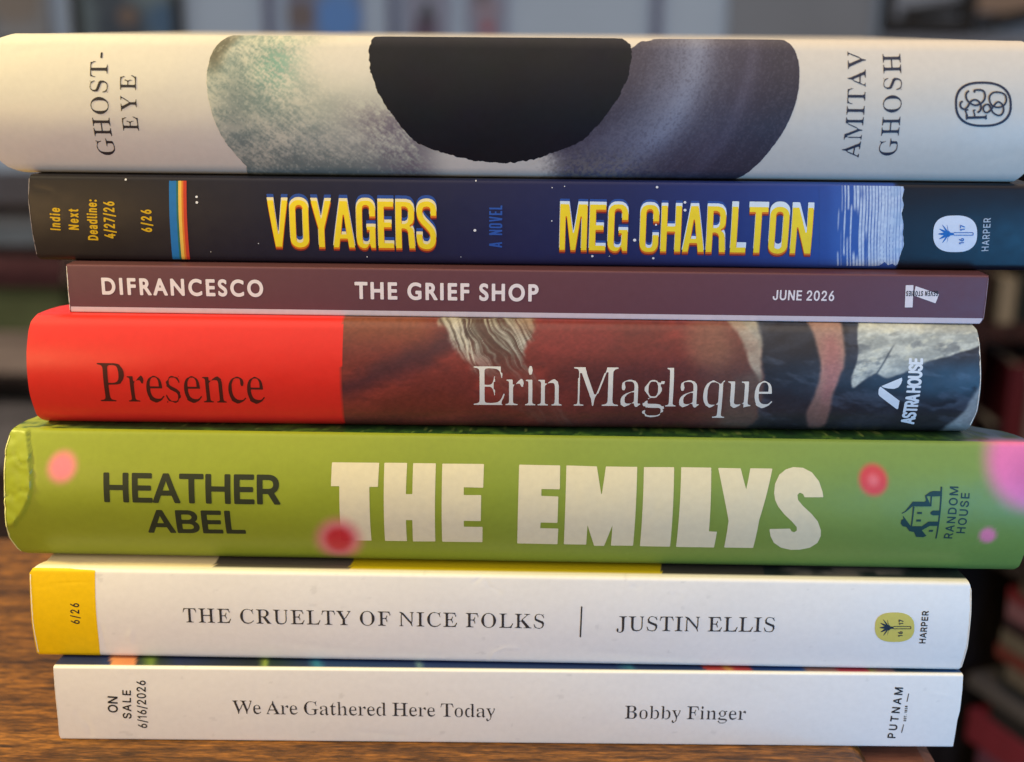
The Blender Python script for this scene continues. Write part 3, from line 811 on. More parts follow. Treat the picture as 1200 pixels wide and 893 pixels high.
        'R': (1038, [[37,0,36,38,113,47,150,57,185,83,202,119,207,172,207,833,200,892,174,929,142,945,38,963,36,998,559,998,684,981,771,953,748,946,817,893,854,837,873,772,872,692,849,627,819,586,768,542,720,514,674,496,693,494,699,476,668,473,927,92,971,49,1026,38,1027,2,771,1,720,89,481,463,363,466,357,461,357,173,365,107,379,82,413,58,450,47,529,38,530,2],[358,514,494,513,557,519,618,538,646,556,672,584,691,622,702,665,706,769,693,843,677,878,651,910,613,932,576,943,530,947,417,942,393,935,369,916,361,898,357,852]]),
        'S': (857, [[97,-23,95,30,123,34,136,49,140,105,120,155,100,238,94,280,96,341,108,313,138,293,167,190,192,141,249,74,285,52,344,38,412,32,474,32,524,40,568,62,591,82,631,137,642,174,639,297,628,328,609,353,541,392,308,493,276,512,243,540,237,502,186,574,158,624,155,598,149,598,144,640,155,694,155,735,145,748,142,767,147,828,155,834,158,814,187,879,219,930,260,975,254,979,348,1008,374,1022,442,1022,479,1008,623,979,676,945,697,952,699,910,724,851,743,783,743,705,727,732,708,746,698,785,671,842,602,926,567,954,481,975,367,975,326,962,291,937,261,901,243,863,240,755,244,727,262,691,283,668,317,649,576,539,636,502,642,506,642,548,647,549,702,474,738,413,743,413,745,433,754,431,756,368,743,327,743,288,751,250,746,202,741,227,720,169,677,91,647,51,643,51,641,65,614,34,638,31,635,27,461,-21,406,-21,225,21,176,59,154,66,146,61,140,41,135,-21],[701,960,699,1005,703,1021,743,1022,742,980,714,975]]),
        'T': (929, [[205,0,204,38,266,42,326,57,361,82,381,124,385,176,385,947,381,951,253,950,196,940,160,922,125,887,101,846,81,787,63,699,31,698,35,741,52,795,27,798,25,805,32,841,69,845,70,998,854,999,856,849,893,846,898,821,901,791,877,786,895,723,895,697,864,698,855,752,823,851,792,899,764,923,732,939,677,949,541,951,535,947,535,171,540,121,558,81,592,57,651,42,719,38,720,2]]),
        'U': (1081, [[525,-28,352,6,303,23,277,40,300,48,256,113,238,149,218,211,206,290,203,848,197,890,179,920,146,943,110,954,34,964,34,999,527,998,526,964,439,953,396,940,375,925,359,895,354,853,354,265,374,164,392,129,421,94,446,76,487,60,575,49,684,52,720,62,759,84,800,121,823,157,840,196,854,248,863,340,867,775,864,895,855,929,839,949,819,956,751,964,750,998,1013,998,1013,965,947,952,935,933,927,905,922,844,925,349,912,240,884,154,863,119,834,85,811,67,767,46,799,41,777,26,689,-4,583,-26]]),
        'V': (940, [[467,-28,461,-15,422,183,361,295,364,306,131,849,96,907,66,936,36,950,-29,964,-29,999,463,998,462,964,394,960,314,942,299,919,297,889,315,830,525,319,533,315,572,318,761,811,777,815,788,826,795,897,787,941,761,958,686,964,685,998,942,998,942,964,884,957,872,939,643,339,640,334,616,332,541,187,506,-23,501,-28]]),
        'W': (1342, [[377,-23,344,200,294,314,298,324,113,864,92,908,60,944,32,956,-24,964,-24,998,391,998,390,964,341,959,285,947,269,923,266,894,285,808,446,341,454,338,494,340,618,658,645,663,669,707,679,713,702,774,669,881,649,920,632,936,601,950,507,964,507,999,964,998,963,964,914,961,848,948,825,926,821,901,830,860,866,756,891,704,886,695,994,377,999,367,1006,365,1044,369,1189,807,1203,812,1214,825,1219,895,1214,937,1191,958,1144,965,1144,998,1328,998,1328,965,1305,957,1289,925,1113,388,1084,383,1027,260,1014,218,979,-22,942,-23,937,-16,896,233,847,341,850,351,736,676,697,679,689,675,565,359,538,354,463,209,419,-20]]),
        'Y': (935, [[226,0,224,38,302,47,339,57,362,71,385,101,396,172,395,392,338,478,342,485,337,495,116,888,92,918,61,941,24,954,-22,962,-24,998,452,999,452,962,337,953,309,931,306,904,316,873,504,498,543,496,551,498,742,814,770,819,780,835,785,897,779,938,769,950,756,955,676,962,674,998,931,999,932,963,880,948,812,821,623,510,599,506,546,446,545,172,556,102,579,71,604,57,639,47,718,38,719,2]]),
        'a': (755, [[554,-22,531,-19,519,-9,492,40,483,77,424,76,347,30,242,-10,240,-17,223,-19,179,-14,164,3,122,27,90,56,101,64,90,134,99,200,113,235,145,278,201,321,271,355,480,420,480,534,472,582,434,632,401,646,371,649,289,649,235,643,216,636,207,622,204,600,230,504,213,441,194,421,141,423,126,451,113,502,114,544,124,584,120,592,140,627,183,648,184,657,324,698,395,698,538,658,540,655,521,651,556,625,575,598,593,541,596,493,600,94,604,84,616,76,675,76,686,61,599,-3,604,-7,596,-15],[285,74,376,76,400,82,455,110,481,137,478,371,410,371,330,341,284,312,227,253,214,188,223,120,243,91],[684,76,703,90,711,78]]),
        'b': (792, [[97,-25,94,2,101,21,140,27,139,889,133,925,126,941,99,957,53,964,51,998,255,1000,260,614,325,614,437,684,470,692,466,698,485,699,518,696,545,675,631,628,634,624,624,622,623,615,673,542,698,459,707,361,698,260,678,182,646,113,605,60,547,21,456,-20,398,-21,359,4,270,40,242,61,210,62,155,4,122,-21],[380,31,462,34,504,58,524,80,548,121,575,209,583,352,579,431,569,497,557,532,533,577,505,603,474,612,392,615,334,609,282,579,268,560,260,534,262,107,273,74,292,55,324,53,352,37]]),
        'c': (645, [[332,-22,314,-20,286,-2,219,24,141,73,158,76,159,84,115,178,92,272,87,340,93,420,101,463,120,521,151,576,184,617,206,635,248,658,328,685,348,697,409,700,509,662,551,626,566,593,575,538,561,473,540,450,496,451,484,462,468,515,464,618,435,644,404,652,344,652,316,646,289,631,263,606,241,572,214,512,208,482,203,416,206,338,213,283,228,223,252,174,276,143,320,108,358,93,401,85,493,87,531,103,596,156,624,132,591,101,573,91,564,81,569,74,510,37,392,-13]]),
        'd': (813, [[298,-22,273,-18,248,3,167,51,177,60,136,108,111,166,91,261,88,340,96,430,118,516,144,573,187,620,175,626,291,697,344,697,334,693,362,688,376,674,429,644,466,616,533,616,535,887,530,917,520,936,494,952,415,965,414,997,652,1000,657,766,656,135,662,102,674,82,693,71,741,60,742,26,644,17,491,-21,490,-8,497,-2,534,1,535,28,534,83,492,84,476,74,459,72,434,47,364,3,350,-11,319,-15,326,-20],[325,63,391,62,413,69,436,84,472,85,516,123,535,164,534,534,525,563,512,578,480,600,452,611,342,617,292,606,274,591,248,552,227,490,214,375,216,252,226,181,244,127,270,86,291,70]]),
        'e': (661, [[328,-22,309,-20,280,-3,213,24,174,46,129,82,148,85,151,91,121,164,100,232,89,305,88,358,94,438,108,500,130,556,157,601,189,634,222,654,287,680,317,698,353,699,379,696,496,644,528,613,550,575,567,531,582,453,587,367,213,364,214,306,221,255,239,196,260,158,292,127,322,109,393,94,467,94,504,104,547,135,592,187,624,158,594,121,556,91,564,83,526,54,480,28,385,-13],[212,423,476,424,475,512,469,564,432,627,402,648,378,652,318,651,282,635,246,591,220,538,212,482]]),
        'g': (718, [[298,-308,156,-283,143,-271,141,-241,130,-235,128,-218,66,-204,55,-185,51,-163,62,-125,113,-109,119,-102,139,-100,141,-65,150,-50,148,-9,108,4,100,-6,63,22,52,61,56,97,63,102,104,90,105,108,98,122,103,144,107,120,144,148,197,170,200,226,237,229,259,241,230,255,210,290,196,297,191,312,163,337,97,417,91,433,93,506,163,590,191,612,193,632,210,637,233,672,314,698,375,698,455,676,477,639,555,626,562,668,695,668,695,652,676,651,669,643,659,589,559,587,559,538,596,486,596,411,543,335,508,308,506,295,478,281,469,261,452,243,393,227,290,228,255,218,228,199,210,179,200,157,199,137,201,95,210,83,227,76,439,72,530,64,582,49,590,43,593,29,647,3,650,27,655,27,675,8,682,-8,693,-71,678,-75,650,-64,650,-86,665,-86,673,-110,664,-163,650,-174,647,-150,593,-188,590,-235,584,-243,558,-253,580,-257,565,-266,457,-292,359,-307],[124,-273,91,-257,128,-255,130,-272],[284,-254,448,-252,489,-245,545,-221,571,-197,591,-152,588,-75,565,-54,525,-43,227,-40,202,-36,198,-23,194,-23,169,-43,151,-72,150,-123,141,-152,144,-187,165,-213,200,-238,239,-250],[509,263,509,272,527,271],[192,265,181,271,193,272],[305,273,387,273,420,284,451,318,474,368,479,396,479,507,472,552,456,585,459,593,439,625,418,641,394,649,307,652,273,640,239,604,214,546,210,412,216,370,254,301,273,285],[165,652,192,666,190,652]]),
        'h': (836, [[61,0,61,35,111,41,148,62,157,82,161,123,159,898,153,931,138,950,119,959,75,967,74,997,275,1000,280,587,343,588,405,640,481,682,523,693,526,699,569,695,590,674,645,641,669,615,654,606,672,554,681,496,683,85,691,64,707,49,773,35,774,3,465,2,466,35,525,44,546,58,559,88,562,197,558,507,548,563,530,587,507,594,430,596,364,585,330,569,298,542,280,514,282,84,290,62,305,49,375,34,375,2]]),
        'i': (435, [[64,0,63,35,116,43,149,62,158,84,161,122,158,598,149,624,138,633,79,645,81,678,278,681,283,434,281,101,288,68,298,55,325,42,373,34,374,3],[209,796,192,801,174,828,158,885,158,926,174,984,188,1008,205,1016,237,1016,253,1010,269,982,284,928,285,891,273,843,256,807,244,797]]),
        'l': (438, [[64,0,63,35,116,43,149,62,158,84,161,123,159,907,152,937,140,951,78,966,78,997,277,1000,283,754,281,102,287,69,297,56,324,42,373,34,374,3]]),
        'n': (836, [[61,0,61,35,111,41,148,62,157,82,161,122,159,586,152,613,137,632,119,640,75,647,75,679,276,681,278,592,283,588,341,588,407,642,481,683,523,693,525,698,568,695,589,675,646,640,669,615,654,606,672,554,681,497,683,85,691,64,707,49,773,35,773,1,465,2,466,35,525,44,546,58,559,88,562,197,558,507,548,563,530,587,507,594,430,596,355,582,300,544,278,514,282,84,290,62,305,49,375,34,375,2]]),
        'o': (739, [[357,-22,334,-19,311,-6,234,20,194,45,159,82,126,138,103,204,89,282,86,351,95,436,110,496,132,552,161,600,199,637,243,661,336,697,382,699,405,696,523,648,552,626,578,597,618,526,636,468,650,380,651,313,642,236,628,178,607,125,576,76,540,41,501,18,430,-6,403,-20],[331,26,406,26,447,41,469,61,497,102,515,138,521,173,527,376,516,520,497,573,466,621,425,651,399,657,316,652,273,622,241,574,218,495,212,281,221,157,243,101,271,61,295,39]]),
        'q': (799, [[398,-305,397,-270,496,-257,523,-242,532,-225,537,-191,536,60,469,62,360,-5,325,-15,331,-19,311,-21,278,-18,251,3,163,52,159,56,171,63,135,112,119,144,103,192,92,253,90,354,111,480,147,562,191,619,231,643,243,655,307,681,333,697,398,699,424,681,528,637,554,619,583,618,594,623,641,675,674,700,699,703,702,677,695,659,656,653,656,-193,661,-228,673,-249,707,-264,764,-270,765,-303],[351,65,439,66,480,78,521,108,536,146,533,572,522,604,501,625,471,626,444,642,413,648,330,643,294,622,273,601,234,524,216,436,215,271,221,211,235,156,258,110,277,87,307,72]]),
        'r': (631, [[57,0,57,35,114,43,149,63,158,84,161,122,159,591,153,616,140,633,80,646,82,679,272,681,274,556,316,553,327,561,355,563,410,625,481,681,476,686,486,695,519,699,549,692,582,633,589,606,589,564,573,523,587,516,572,494,544,488,518,492,477,565,459,571,409,571,396,568,375,554,339,553,330,548,300,513,285,467,282,115,287,82,296,64,325,48,419,35,420,2]]),
        's': (633, [[322,-22,299,-18,268,0,227,13,167,20,134,41,125,41,123,65,93,110,78,164,81,228,99,202,117,194,133,147,188,70,221,43,248,34,344,32,379,38,414,61,439,104,442,195,435,218,410,249,385,267,230,337,130,422,127,395,121,407,119,438,127,486,118,497,113,524,120,574,127,577,129,559,183,600,185,612,208,630,213,669,247,679,270,697,293,700,333,697,399,675,457,670,497,649,498,625,525,591,536,548,533,488,519,506,501,517,492,545,432,622,405,642,375,650,289,650,263,644,234,624,212,586,210,496,220,474,240,452,258,439,414,370,457,343,515,284,519,315,527,297,518,211,531,198,536,177,530,120,520,111,514,126,460,77,458,62,443,55,442,28,435,15,398,1,367,-20],[81,-19,78,13,89,21,89,31,122,32,123,3,113,-17],[462,19,461,32,479,31],[175,651,183,656,182,651],[498,650,497,685,504,698,534,699,535,672,518,669,519,651]]),
        't': (501, [[261,-20,229,-13,165,43,152,61,163,72,152,142,152,609,57,612,55,654,75,674,105,677,149,715,213,809,281,928,314,930,318,927,317,889,287,884,272,831,272,683,439,681,442,615,437,612,272,609,273,161,277,127,290,100,307,91,376,88,395,93,416,108,453,162,487,142,465,103,444,98,411,60,380,34,320,-2,291,-11,302,-15,300,-18]]),
        'u': (823, [[279,-22,245,-14,176,36,156,58,168,64,169,72,150,141,144,188,143,587,134,617,121,631,102,640,59,647,58,680,265,680,271,132,285,102,310,85,346,78,397,78,481,92,528,121,547,147,543,593,533,620,519,632,499,640,449,646,448,679,663,681,668,426,666,130,672,103,688,81,710,72,757,64,757,30,665,23,503,-21,502,-7,508,-1,547,2,547,83,543,88,501,88,482,85,437,46,391,20,340,-5,300,-16,298,-21]]),
        'y': (659, [[108,-308,86,-302,32,-229,26,-168,42,-127,35,-120,45,-99,61,-88,106,-91,122,-120,127,-192,134,-210,151,-217,205,-215,233,-189,264,-140,285,-95,296,-91,304,-78,313,-10,277,178,247,241,124,555,99,605,76,630,57,639,9,646,9,680,336,681,336,645,252,636,238,620,236,600,246,562,362,265,402,262,410,267,499,508,524,520,533,579,531,623,520,639,490,646,490,680,612,681,613,645,601,628,471,266,431,260,394,178,363,-29,316,-150,284,-201,276,-207,253,-209,168,-293,125,-308]]),
    },
}
# plain I and 1 for the grotesque, heavy condensed capitals for the film-title lettering
FONTS['I']['I'] = (300, [[100, 0, 200, 0, 200, 1000, 100, 1000]])
FONTS['I']['1'] = (560, [[300, 0, 400, 0, 400, 1000, 320, 1000, 110, 830, 110, 720, 300, 850]])
FONTS['I']['Y'] = (800, [[350, 0, 450, 0, 450, 420, 790, 1000, 675, 1000, 400, 520, 125, 1000, 10, 1000, 350, 420]])


def _rr(x0, y0, x1, y1, r, n=6, rev=False):
    out = []
    for cx, cy, a0 in ((x1 - r, y1 - r, 0), (x0 + r, y1 - r, 90), (x0 + r, y0 + r, 180), (x1 - r, y0 + r, 270)):
        for k in range(n + 1):
            a = math.radians(a0 + 90 * k / n)
            out += [cx + r * math.cos(a), cy + r * math.sin(a)]
    if rev:
        q = np.array(out).reshape(-1, 2)[::-1]
        out = q.ravel().tolist()
    return out


def _arc_path(pts, w):
    q = stroke(curve(pts, 8), w)
    return q.ravel().tolist()


_W, _S = 400, 142          # width and stem of the condensed capitals
FONTS['C'] = {
    'V': (430, [[0, 1000, 145, 1000, 218, 300, 290, 1000, 430, 1000, 290, 0, 140, 0]]),
    'O': (430, [_rr(10, -12, 410, 1012, 190), _rr(152, 120, 268, 880, 56, rev=True)]),
    'Y': (430, [[0, 1000, 148, 1000, 216, 640, 284, 1000, 430, 1000, 287, 420, 287, 0, 143, 0, 143, 420]]),
    'A': (460, [[0, 0, 140, 0, 164, 190, 292, 190, 316, 0, 460, 0, 315, 1000, 145, 1000], [184, 310, 272, 310, 228, 690][::1]]),
    'G': (430, [[410, 660, 410, 820, 395, 900, 350, 970, 290, 1008, 210, 1014, 130, 1008, 66, 970, 25, 900, 10, 820, 10, 180, 25, 100, 66, 30, 130, -8,
                 190, -12, 240, 10, 278, 80, 300, 0, 410, 0, 410, 480, 215, 480, 215, 380, 272, 380, 272, 180, 262, 130, 235, 108, 210, 106, 185, 108, 160, 130,
                 152, 180, 152, 820, 160, 870, 185, 893, 210, 896, 235, 893, 262, 870, 270, 820, 270, 660]]),
    'E': (350, [[10, 0, 345, 0, 345, 135, 152, 135, 152, 440, 300, 440, 300, 570, 152, 570, 152, 865, 340, 865, 340, 1000, 10, 1000]]),
    'R': (425, [[10, 0, 152, 0, 152, 420, 195, 420, 235, 400, 255, 350, 275, 0, 418, 0, 395, 370, 370, 440, 310, 490, 370, 540, 400, 620, 403, 800, 380, 900,
                 320, 975, 230, 1000, 10, 1000], [152, 545, 152, 875, 205, 875, 245, 850, 262, 800, 262, 620, 245, 570, 205, 545]]),
    'S': (415, [_arc_path([(345, 690), (342, 840), (300, 920), (210, 945), (115, 915), (72, 820), (80, 700), (140, 590), (230, 490), (315, 380), (340, 250), (322, 130), (262, 65), (190, 55), (110, 90), (72, 190), (70, 330)], 138)]),
    'M': (560, [[10, 0, 140, 0, 140, 720, 225, 0, 335, 0, 420, 720, 420, 0, 550, 0, 550, 1000, 360, 1000, 281, 400, 200, 1000, 10, 1000]]),
    'C': (415, [[405, 640, 405, 820, 390, 900, 348, 970, 290, 1008, 210, 1014, 130, 1008, 66, 970, 25, 900, 10, 820, 10, 180, 25, 100, 66, 30, 130, -8, 210, -14,
                 290, -8, 348, 30, 390, 100, 405, 180, 405, 380, 265, 380, 265, 180, 257, 130, 235, 108, 210, 106, 185, 108, 160, 130, 152, 180, 152, 820, 160, 870, 185, 893,
                 210, 896, 235, 893, 257, 870, 265, 820, 265, 640]]),
    'H': (440, [[10, 0, 152, 0, 152, 430, 288, 430, 288, 0, 430, 0, 430, 1000, 288, 1000, 288, 570, 152, 570, 152, 1000, 10, 1000]]),
    'L': (340, [[10, 0, 335, 0, 335, 140, 152, 140, 152, 1000, 10, 1000]]),
    'T': (400, [[128, 0, 272, 0, 272, 865, 395, 865, 395, 1000, 5, 1000, 5, 865, 128, 865]]),
    'N': (450, [[10, 0, 140, 0, 140, 560, 300, 0, 440, 0, 440, 1000, 310, 1000, 310, 480, 160, 1000, 10, 1000]]),
    'U': (430, [[10, 1000, 10, 180, 25, 100, 66, 30, 130, -8, 210, -14, 290, -8, 354, 30, 395, 100, 410, 180, 410, 1000, 268, 1000, 268, 180, 260, 130, 235, 108,
                 210, 106, 185, 108, 160, 130, 152, 180, 152, 1000]]),
}
FONTS['C']['A'][1][1] = [184, 310, 228, 690, 272, 310]

# ------------------------------------------------------------------ shared materials
PAPER_EDGE = plain_mat('raw_paper_edge', (225, 215, 198), 0.8, 0.1, 400)
PAGES = plain_mat('page_edges', (214, 202, 180), 0.85, 0.12, 900, stretch=(0.02, 0.02, 1))
WORN = plain_mat('rubbed_white_paper', (232, 224, 208), 0.8, 0.12, 900)
BLACK_INK = ink_mat('black_ink', (38, 36, 38))
GREY_INK = ink_mat('dark_grey_ink', (52, 50, 52))

# ------------------------------------------------------------------ the setting: table, floor, wall
WOOD = wood_mat('walnut_table_top', (66, 39, 15), (122, 78, 29), (158, 106, 45), 1.6, 0.4, 'X', 0.65)
WOOD_EDGE = wood_mat('walnut_moulding', (84, 50, 36), (136, 88, 66), (156, 106, 80))
DARK_WOOD = wood_mat('espresso_wood', (28, 22, 23), (48, 40, 40), (62, 52, 50), along='Z')
WALL = plain_mat('blue_grey_wall_paint', (180, 206, 238), 0.8, 0.05, 3)

floor = tag(link('floor', mesh_from('floor', [(-3000, -3000, -750), (3000, -3000, -750), (3000, 3000, -750), (-3000, 3000, -750)], [(0, 1, 2, 3)],
            [wood_mat('dark_floor_boards', (30, 18, 12), (52, 34, 24), (66, 44, 32), 0.3)])), kind='structure')

wall = tag(boxes('wall', [(-2600, 2600, 1800, 1900, -748, 1900)], WALL, None, 0), kind='structure')

table = tag(empty('wooden_table', (0, 0, -750)), 'brown walnut table with a moulded edge, under the stack of books', 'table')


def table_top():
    # the top is a slab with a rounded right and back edge; below it a wider moulding
    prof = [(0, 0)]
    R = 5
    x1, yb = 86.5, 118
    pts = []
    for k in range(7):
        a = math.pi / 2 * k / 6
        pts.append((R * math.sin(a), R * (1 - math.cos(a))))
    V, F = [], []
    for ox, oz in pts + [(R, 4.8)]:
        e = ox - R
        # slightly turned right edge
        V += [(-900 + 0, -520, -oz), (x1 + 12 + e + 4, -520, -oz), (x1 + e - 1, yb + e, -oz), (-900, yb + e, -oz)]
    F.append((0, 1, 2, 3))
    n = len(pts) + 1
    for k in range(n - 1):
        for q in range(4):
            a, b = k * 4 + q, k * 4 + (q + 1) % 4
            F.append((a, a + 4, b + 4, b))
    F.append(tuple((n - 1) * 4 + q for q in (3, 2, 1, 0)))
    V = [(x, y, z + 750) for x, y, z in V]
    link('table_top', mesh_from('table_top', V, F, [WOOD]), table)


table_top()
boxes('moulding', [(-905, 108, -530, 126, 732, 745.5)], WOOD_EDGE, table, 4)
boxes('apron', [(-860, 70, -480, 90, 640, 731.5)], WOOD_EDGE, table, 1)
for lx, ly in ((-850, -470), (30, -470), (-850, 50), (30, 50)):
    boxes('leg', [(lx, lx + 34, ly, ly + 34, 0, 639.5)], WOOD_EDGE, table, 3)


# ================================================================== the stack, bottom to top
# ---- 1: white proof copy with a blue upper cover
def handled_white(px, py, u, v):
    """White card with the faint grey marks of handling."""
    g = .025 * sstep(.45, .8, fbm(px * .008, py * .02, 51, 2)) + .10 * sstep(.80, .86, fbm(px * .06, py * .12, 52, 3))
    return linv((232, 229, 222))[None] * (1 - g)[:, None]


def crease_field(lines, amp=0.10):
    """Small folds and dents pressed into a card spine; each is (polyline in image pixels, width, depth)."""
    def f(u, v):
        px, py = bk.sheet(np.asarray(u, float), np.asarray(v, float))
        o = np.zeros(np.broadcast(px, py).shape)
        for pts, w, dep in lines:
            P = np.asarray(pts, float)
            m = (px > P[:, 0].min() - 4 * w) & (px < P[:, 0].max() + 4 * w)
            if not m.any():
                continue
            x, y = px[m], py[m]
            d2 = np.full(x.shape, 1e9)
            for (x0, y0), (x1, y1) in zip(P[:-1], P[1:]):
                L = (x1 - x0) ** 2 + (y1 - y0) ** 2
                t = np.clip(((x - x0) * (x1 - x0) + (y - y0) * (y1 - y0)) / L, 0, 1)
                d2 = np.minimum(d2, (x - x0 - t * (x1 - x0)) ** 2 + (y - y0 - t * (y1 - y0)) ** 2)
            o[m] += dep * np.exp(-d2 / (w * w))
        o += amp * (fbm(px * .012, py * .02, 61, 2) - .5) + 0.03 * (fbm(px * .05, py * .06, 62, 2) - .5)
        return o
    return f


creased7 = crease_field([([(880, 800), (905, 812), (925, 830)], 2.5, .03), ([(1088, 812), (1112, 816)], 1.6, -.04), ([(90, 835), (104, 850), (106, 862)], 3, .05), ([(420, 858), (470, 862)], 3, .03)])
creased6 = crease_field([([(556, 683), (566, 676), (574, 688), (586, 694)], 2.0, .06), ([(572, 777), (580, 764), (592, 759), (606, 760)], 1.8, -.07), ([(118, 735), (121, 748), (123, 760)], 3.0, .08), ([(150, 746), (154, 740), (153, 752)], 3.0, -.05),
                        ([(330, 752), (420, 764), (520, 768)], 4, .04), ([(742, 688), (748, 690)], 2.5, .05), ([(790, 696), (798, 700)], 2, .04), ([(700, 765), (840, 776)], 4, .04), ([(40, 690), (70, 684), (100, 682)], 1.5, .04)])
bk = Book('paperback_book', 'white paperback with blue illustrated cover, at the bottom of the stack',
          (-0.673, -13.455, -0.185, 0.0, 20.102, 223.005), [(60.94, 781.83), (1128.66, 791.37), (1118.84, 876.59), (69.58, 867.02)], 0.4, 0.45, 152,
          left=[(0, .4), (.06, 0), (.3, .2), (1, .2)], right=[(0, -.4), (.4, -.2), (.52, .15), (.8, .2), (1, .1)], dent=creased7)
def front7(px, d, u):
    stops = [(0, (26, 40, 84)), (126, (26, 40, 84)), (128, (196, 130, 84)), (157, (190, 120, 80)), (160, (24, 34, 44)), (176, (96, 120, 44)), (186, (28, 40, 40)),
             (208, (24, 36, 74)), (300, (20, 30, 36)), (312, (130, 150, 60)), (318, (24, 44, 40)), (360, (22, 40, 74)), (372, (40, 110, 140)), (384, (24, 48, 92)), (486, (26, 46, 88)),
             (492, (90, 120, 130)), (500, (26, 46, 92)), (725, (24, 44, 88)), (742, (40, 100, 120)), (750, (24, 42, 80)), (828, (24, 42, 84)), (831, (150, 48, 40)), (850, (150, 50, 44)), (858, (170, 130, 60)),
             (866, (150, 44, 46)), (884, (140, 44, 46)), (888, (24, 46, 96)), (944, (24, 60, 120)), (950, (120, 90, 84)), (984, (130, 96, 90)), (990, (150, 48, 56)),
             (1020, (150, 46, 58)), (1024, (120, 116, 60)), (1034, (120, 84, 80)), (1052, (110, 84, 84)), (1056, (26, 44, 60)), (1120, (24, 70, 120)), (1210, (24, 60, 110))]
    xs = np.array([s[0] for s in stops], float)
    cs = np.array([s[1] for s in stops], float)
    x = px + 6 * (fbm(px * .08, d * .4, 3) - .5) + d * 1.2
    c = np.stack([np.interp(x, xs, cs[:, k]) for k in range(3)], -1)
    return linv(c)
front7.from_d = 0.7
bk.cover([print_mat('white_spine_card', None, 0.42, 0.35, 0.05, 0.03), PAPER_EDGE], handled_white, 0.35, 0.5, 0.4, front7)
bk.pages(PAGES)
Ink(bk, 'title_lettering', GREY_INK).text('We Are Gathered Here Today', 'S', (272.5, 835.8), (579.9, 840.3), 16.3).build()
Ink(bk, 'author_lettering', GREY_INK).text('Bobby Finger', 'S', (731.7, 841.6), (873.4, 843.0), 16.0).build()
k = Ink(bk, 'date_lettering', BLACK_INK)
k.text('ON', 'I', (138, 834.6), (137.6, 816.2), 10.3, 0.03)
k.text('SALE', 'I', (154, 841.7), (153.2, 809), 9.0, 0.03)
k.text('6/16/2026', 'I', (172.3, 853), (170.3, 797.8), 9.6, 0.024, xs=.84)
k.build()
k = Ink(bk, 'publisher_lettering', BLACK_INK)
k.text('PUTNAM', 'I', (1049, 864.8), (1058.2, 806.0), 8.4, 0.035)
k.text('EST. 1838', 'I', (1061.4, 844.6), (1063.4, 826.6), 2.6, 0.05, step=0.05)
k.shape([bar(1056.4, 858.5, 1058.8, 848.5, 0.9)], 0.06)
k.shape([bar(1062.6, 822, 1064.8, 812.5, 0.9)], 0.06)
k.build()
worn_edge(bk, WORN, 'left', 0.14, 0.10, 5)

# ---- 2: white proof copy with a yellow block at the left end
bk = Book('paperback_book', 'white paperback with a yellow block at the left end of its spine',
          (-3.37, -10.067, -1.101, 20.102, 23.781, 228.599), [(32.01, 667.46), (1139.35, 684.54), (1127.34, 789.03), (42.86, 770.89)], 1.2, (0.8, 1.6), 152,
          left=[(0, .9), (.05, .3), (.4, .1), (.8, .3), (.95, .3), (1, 1.2)], right=[(0, -.8), (.06, -.1), (.3, .5), (.7, .4), (.93, .1), (1, -.4)], inset=(1.5, 4, .4, 6), dent=creased6)
def front6(px, d, u):
    n = 5 * (fbm(px * .1, d * .5, 8) - .5)
    x = px + n
    c = np.empty((len(px), 3))
    c[:] = (222, 206, 176)
    c[x > 246] = (84, 78, 76)
    c[(x > 408)] = (196, 176, 24)
    c[(x > 778)] = (58, 56, 58)
    t = fbm(px * .02, d * .15, 21, 4)
    m = (x > 900)
    c[m] = (np.array((34, 44, 58))[None] * (1 - t[:, None]) + np.array((110, 100, 96))[None] * t[:, None] * sstep(.45, .7, t)[:, None] + 8)[m]
    return linv(c)
front6.from_d = 2.0
bk.cover([print_mat('white_spine_card', None, 0.40, 0.35, 0.05, 0.05), PAPER_EDGE], handled_white, 0.4, 0.5, 0.4, front6)
bk.pages(PAGES)
k = Ink(bk, 'yellow_block', ink_mat('yellow_ink', (238, 196, 4)))
k.shape([[(20, 640), (110, 667.5), (112, 700), (116, 752), (117, 800), (20, 800)]], 0.2,
        warp=lambda U, W: np.minimum(0, np.minimum(U - bk.xl(W) - 0.15, bk.T * .985 - W)) * 10)
k.build()
Ink(bk, 'date_lettering', BLACK_INK).text('6/26', 'I', (93.8, 730.2), (92.8, 706.6), 9.4, 0.03, xs=.72).build()
Ink(bk, 'title_lettering', GREY_INK).text('THE CRUELTY OF NICE FOLKS', 'S', (215.3, 728.3), (637.4, 735.6), 17.2, xs=1.0).build()
k = Ink(bk, 'divider_line', GREY_INK)
k.shape([bar(681.6, 710, 680, 746, 1.7)], 0.1)
k.build()
Ink(bk, 'author_lettering', GREY_INK).text('JUSTIN ELLIS', 'S', (722.4, 738), (907, 739.6), 17.6).build()


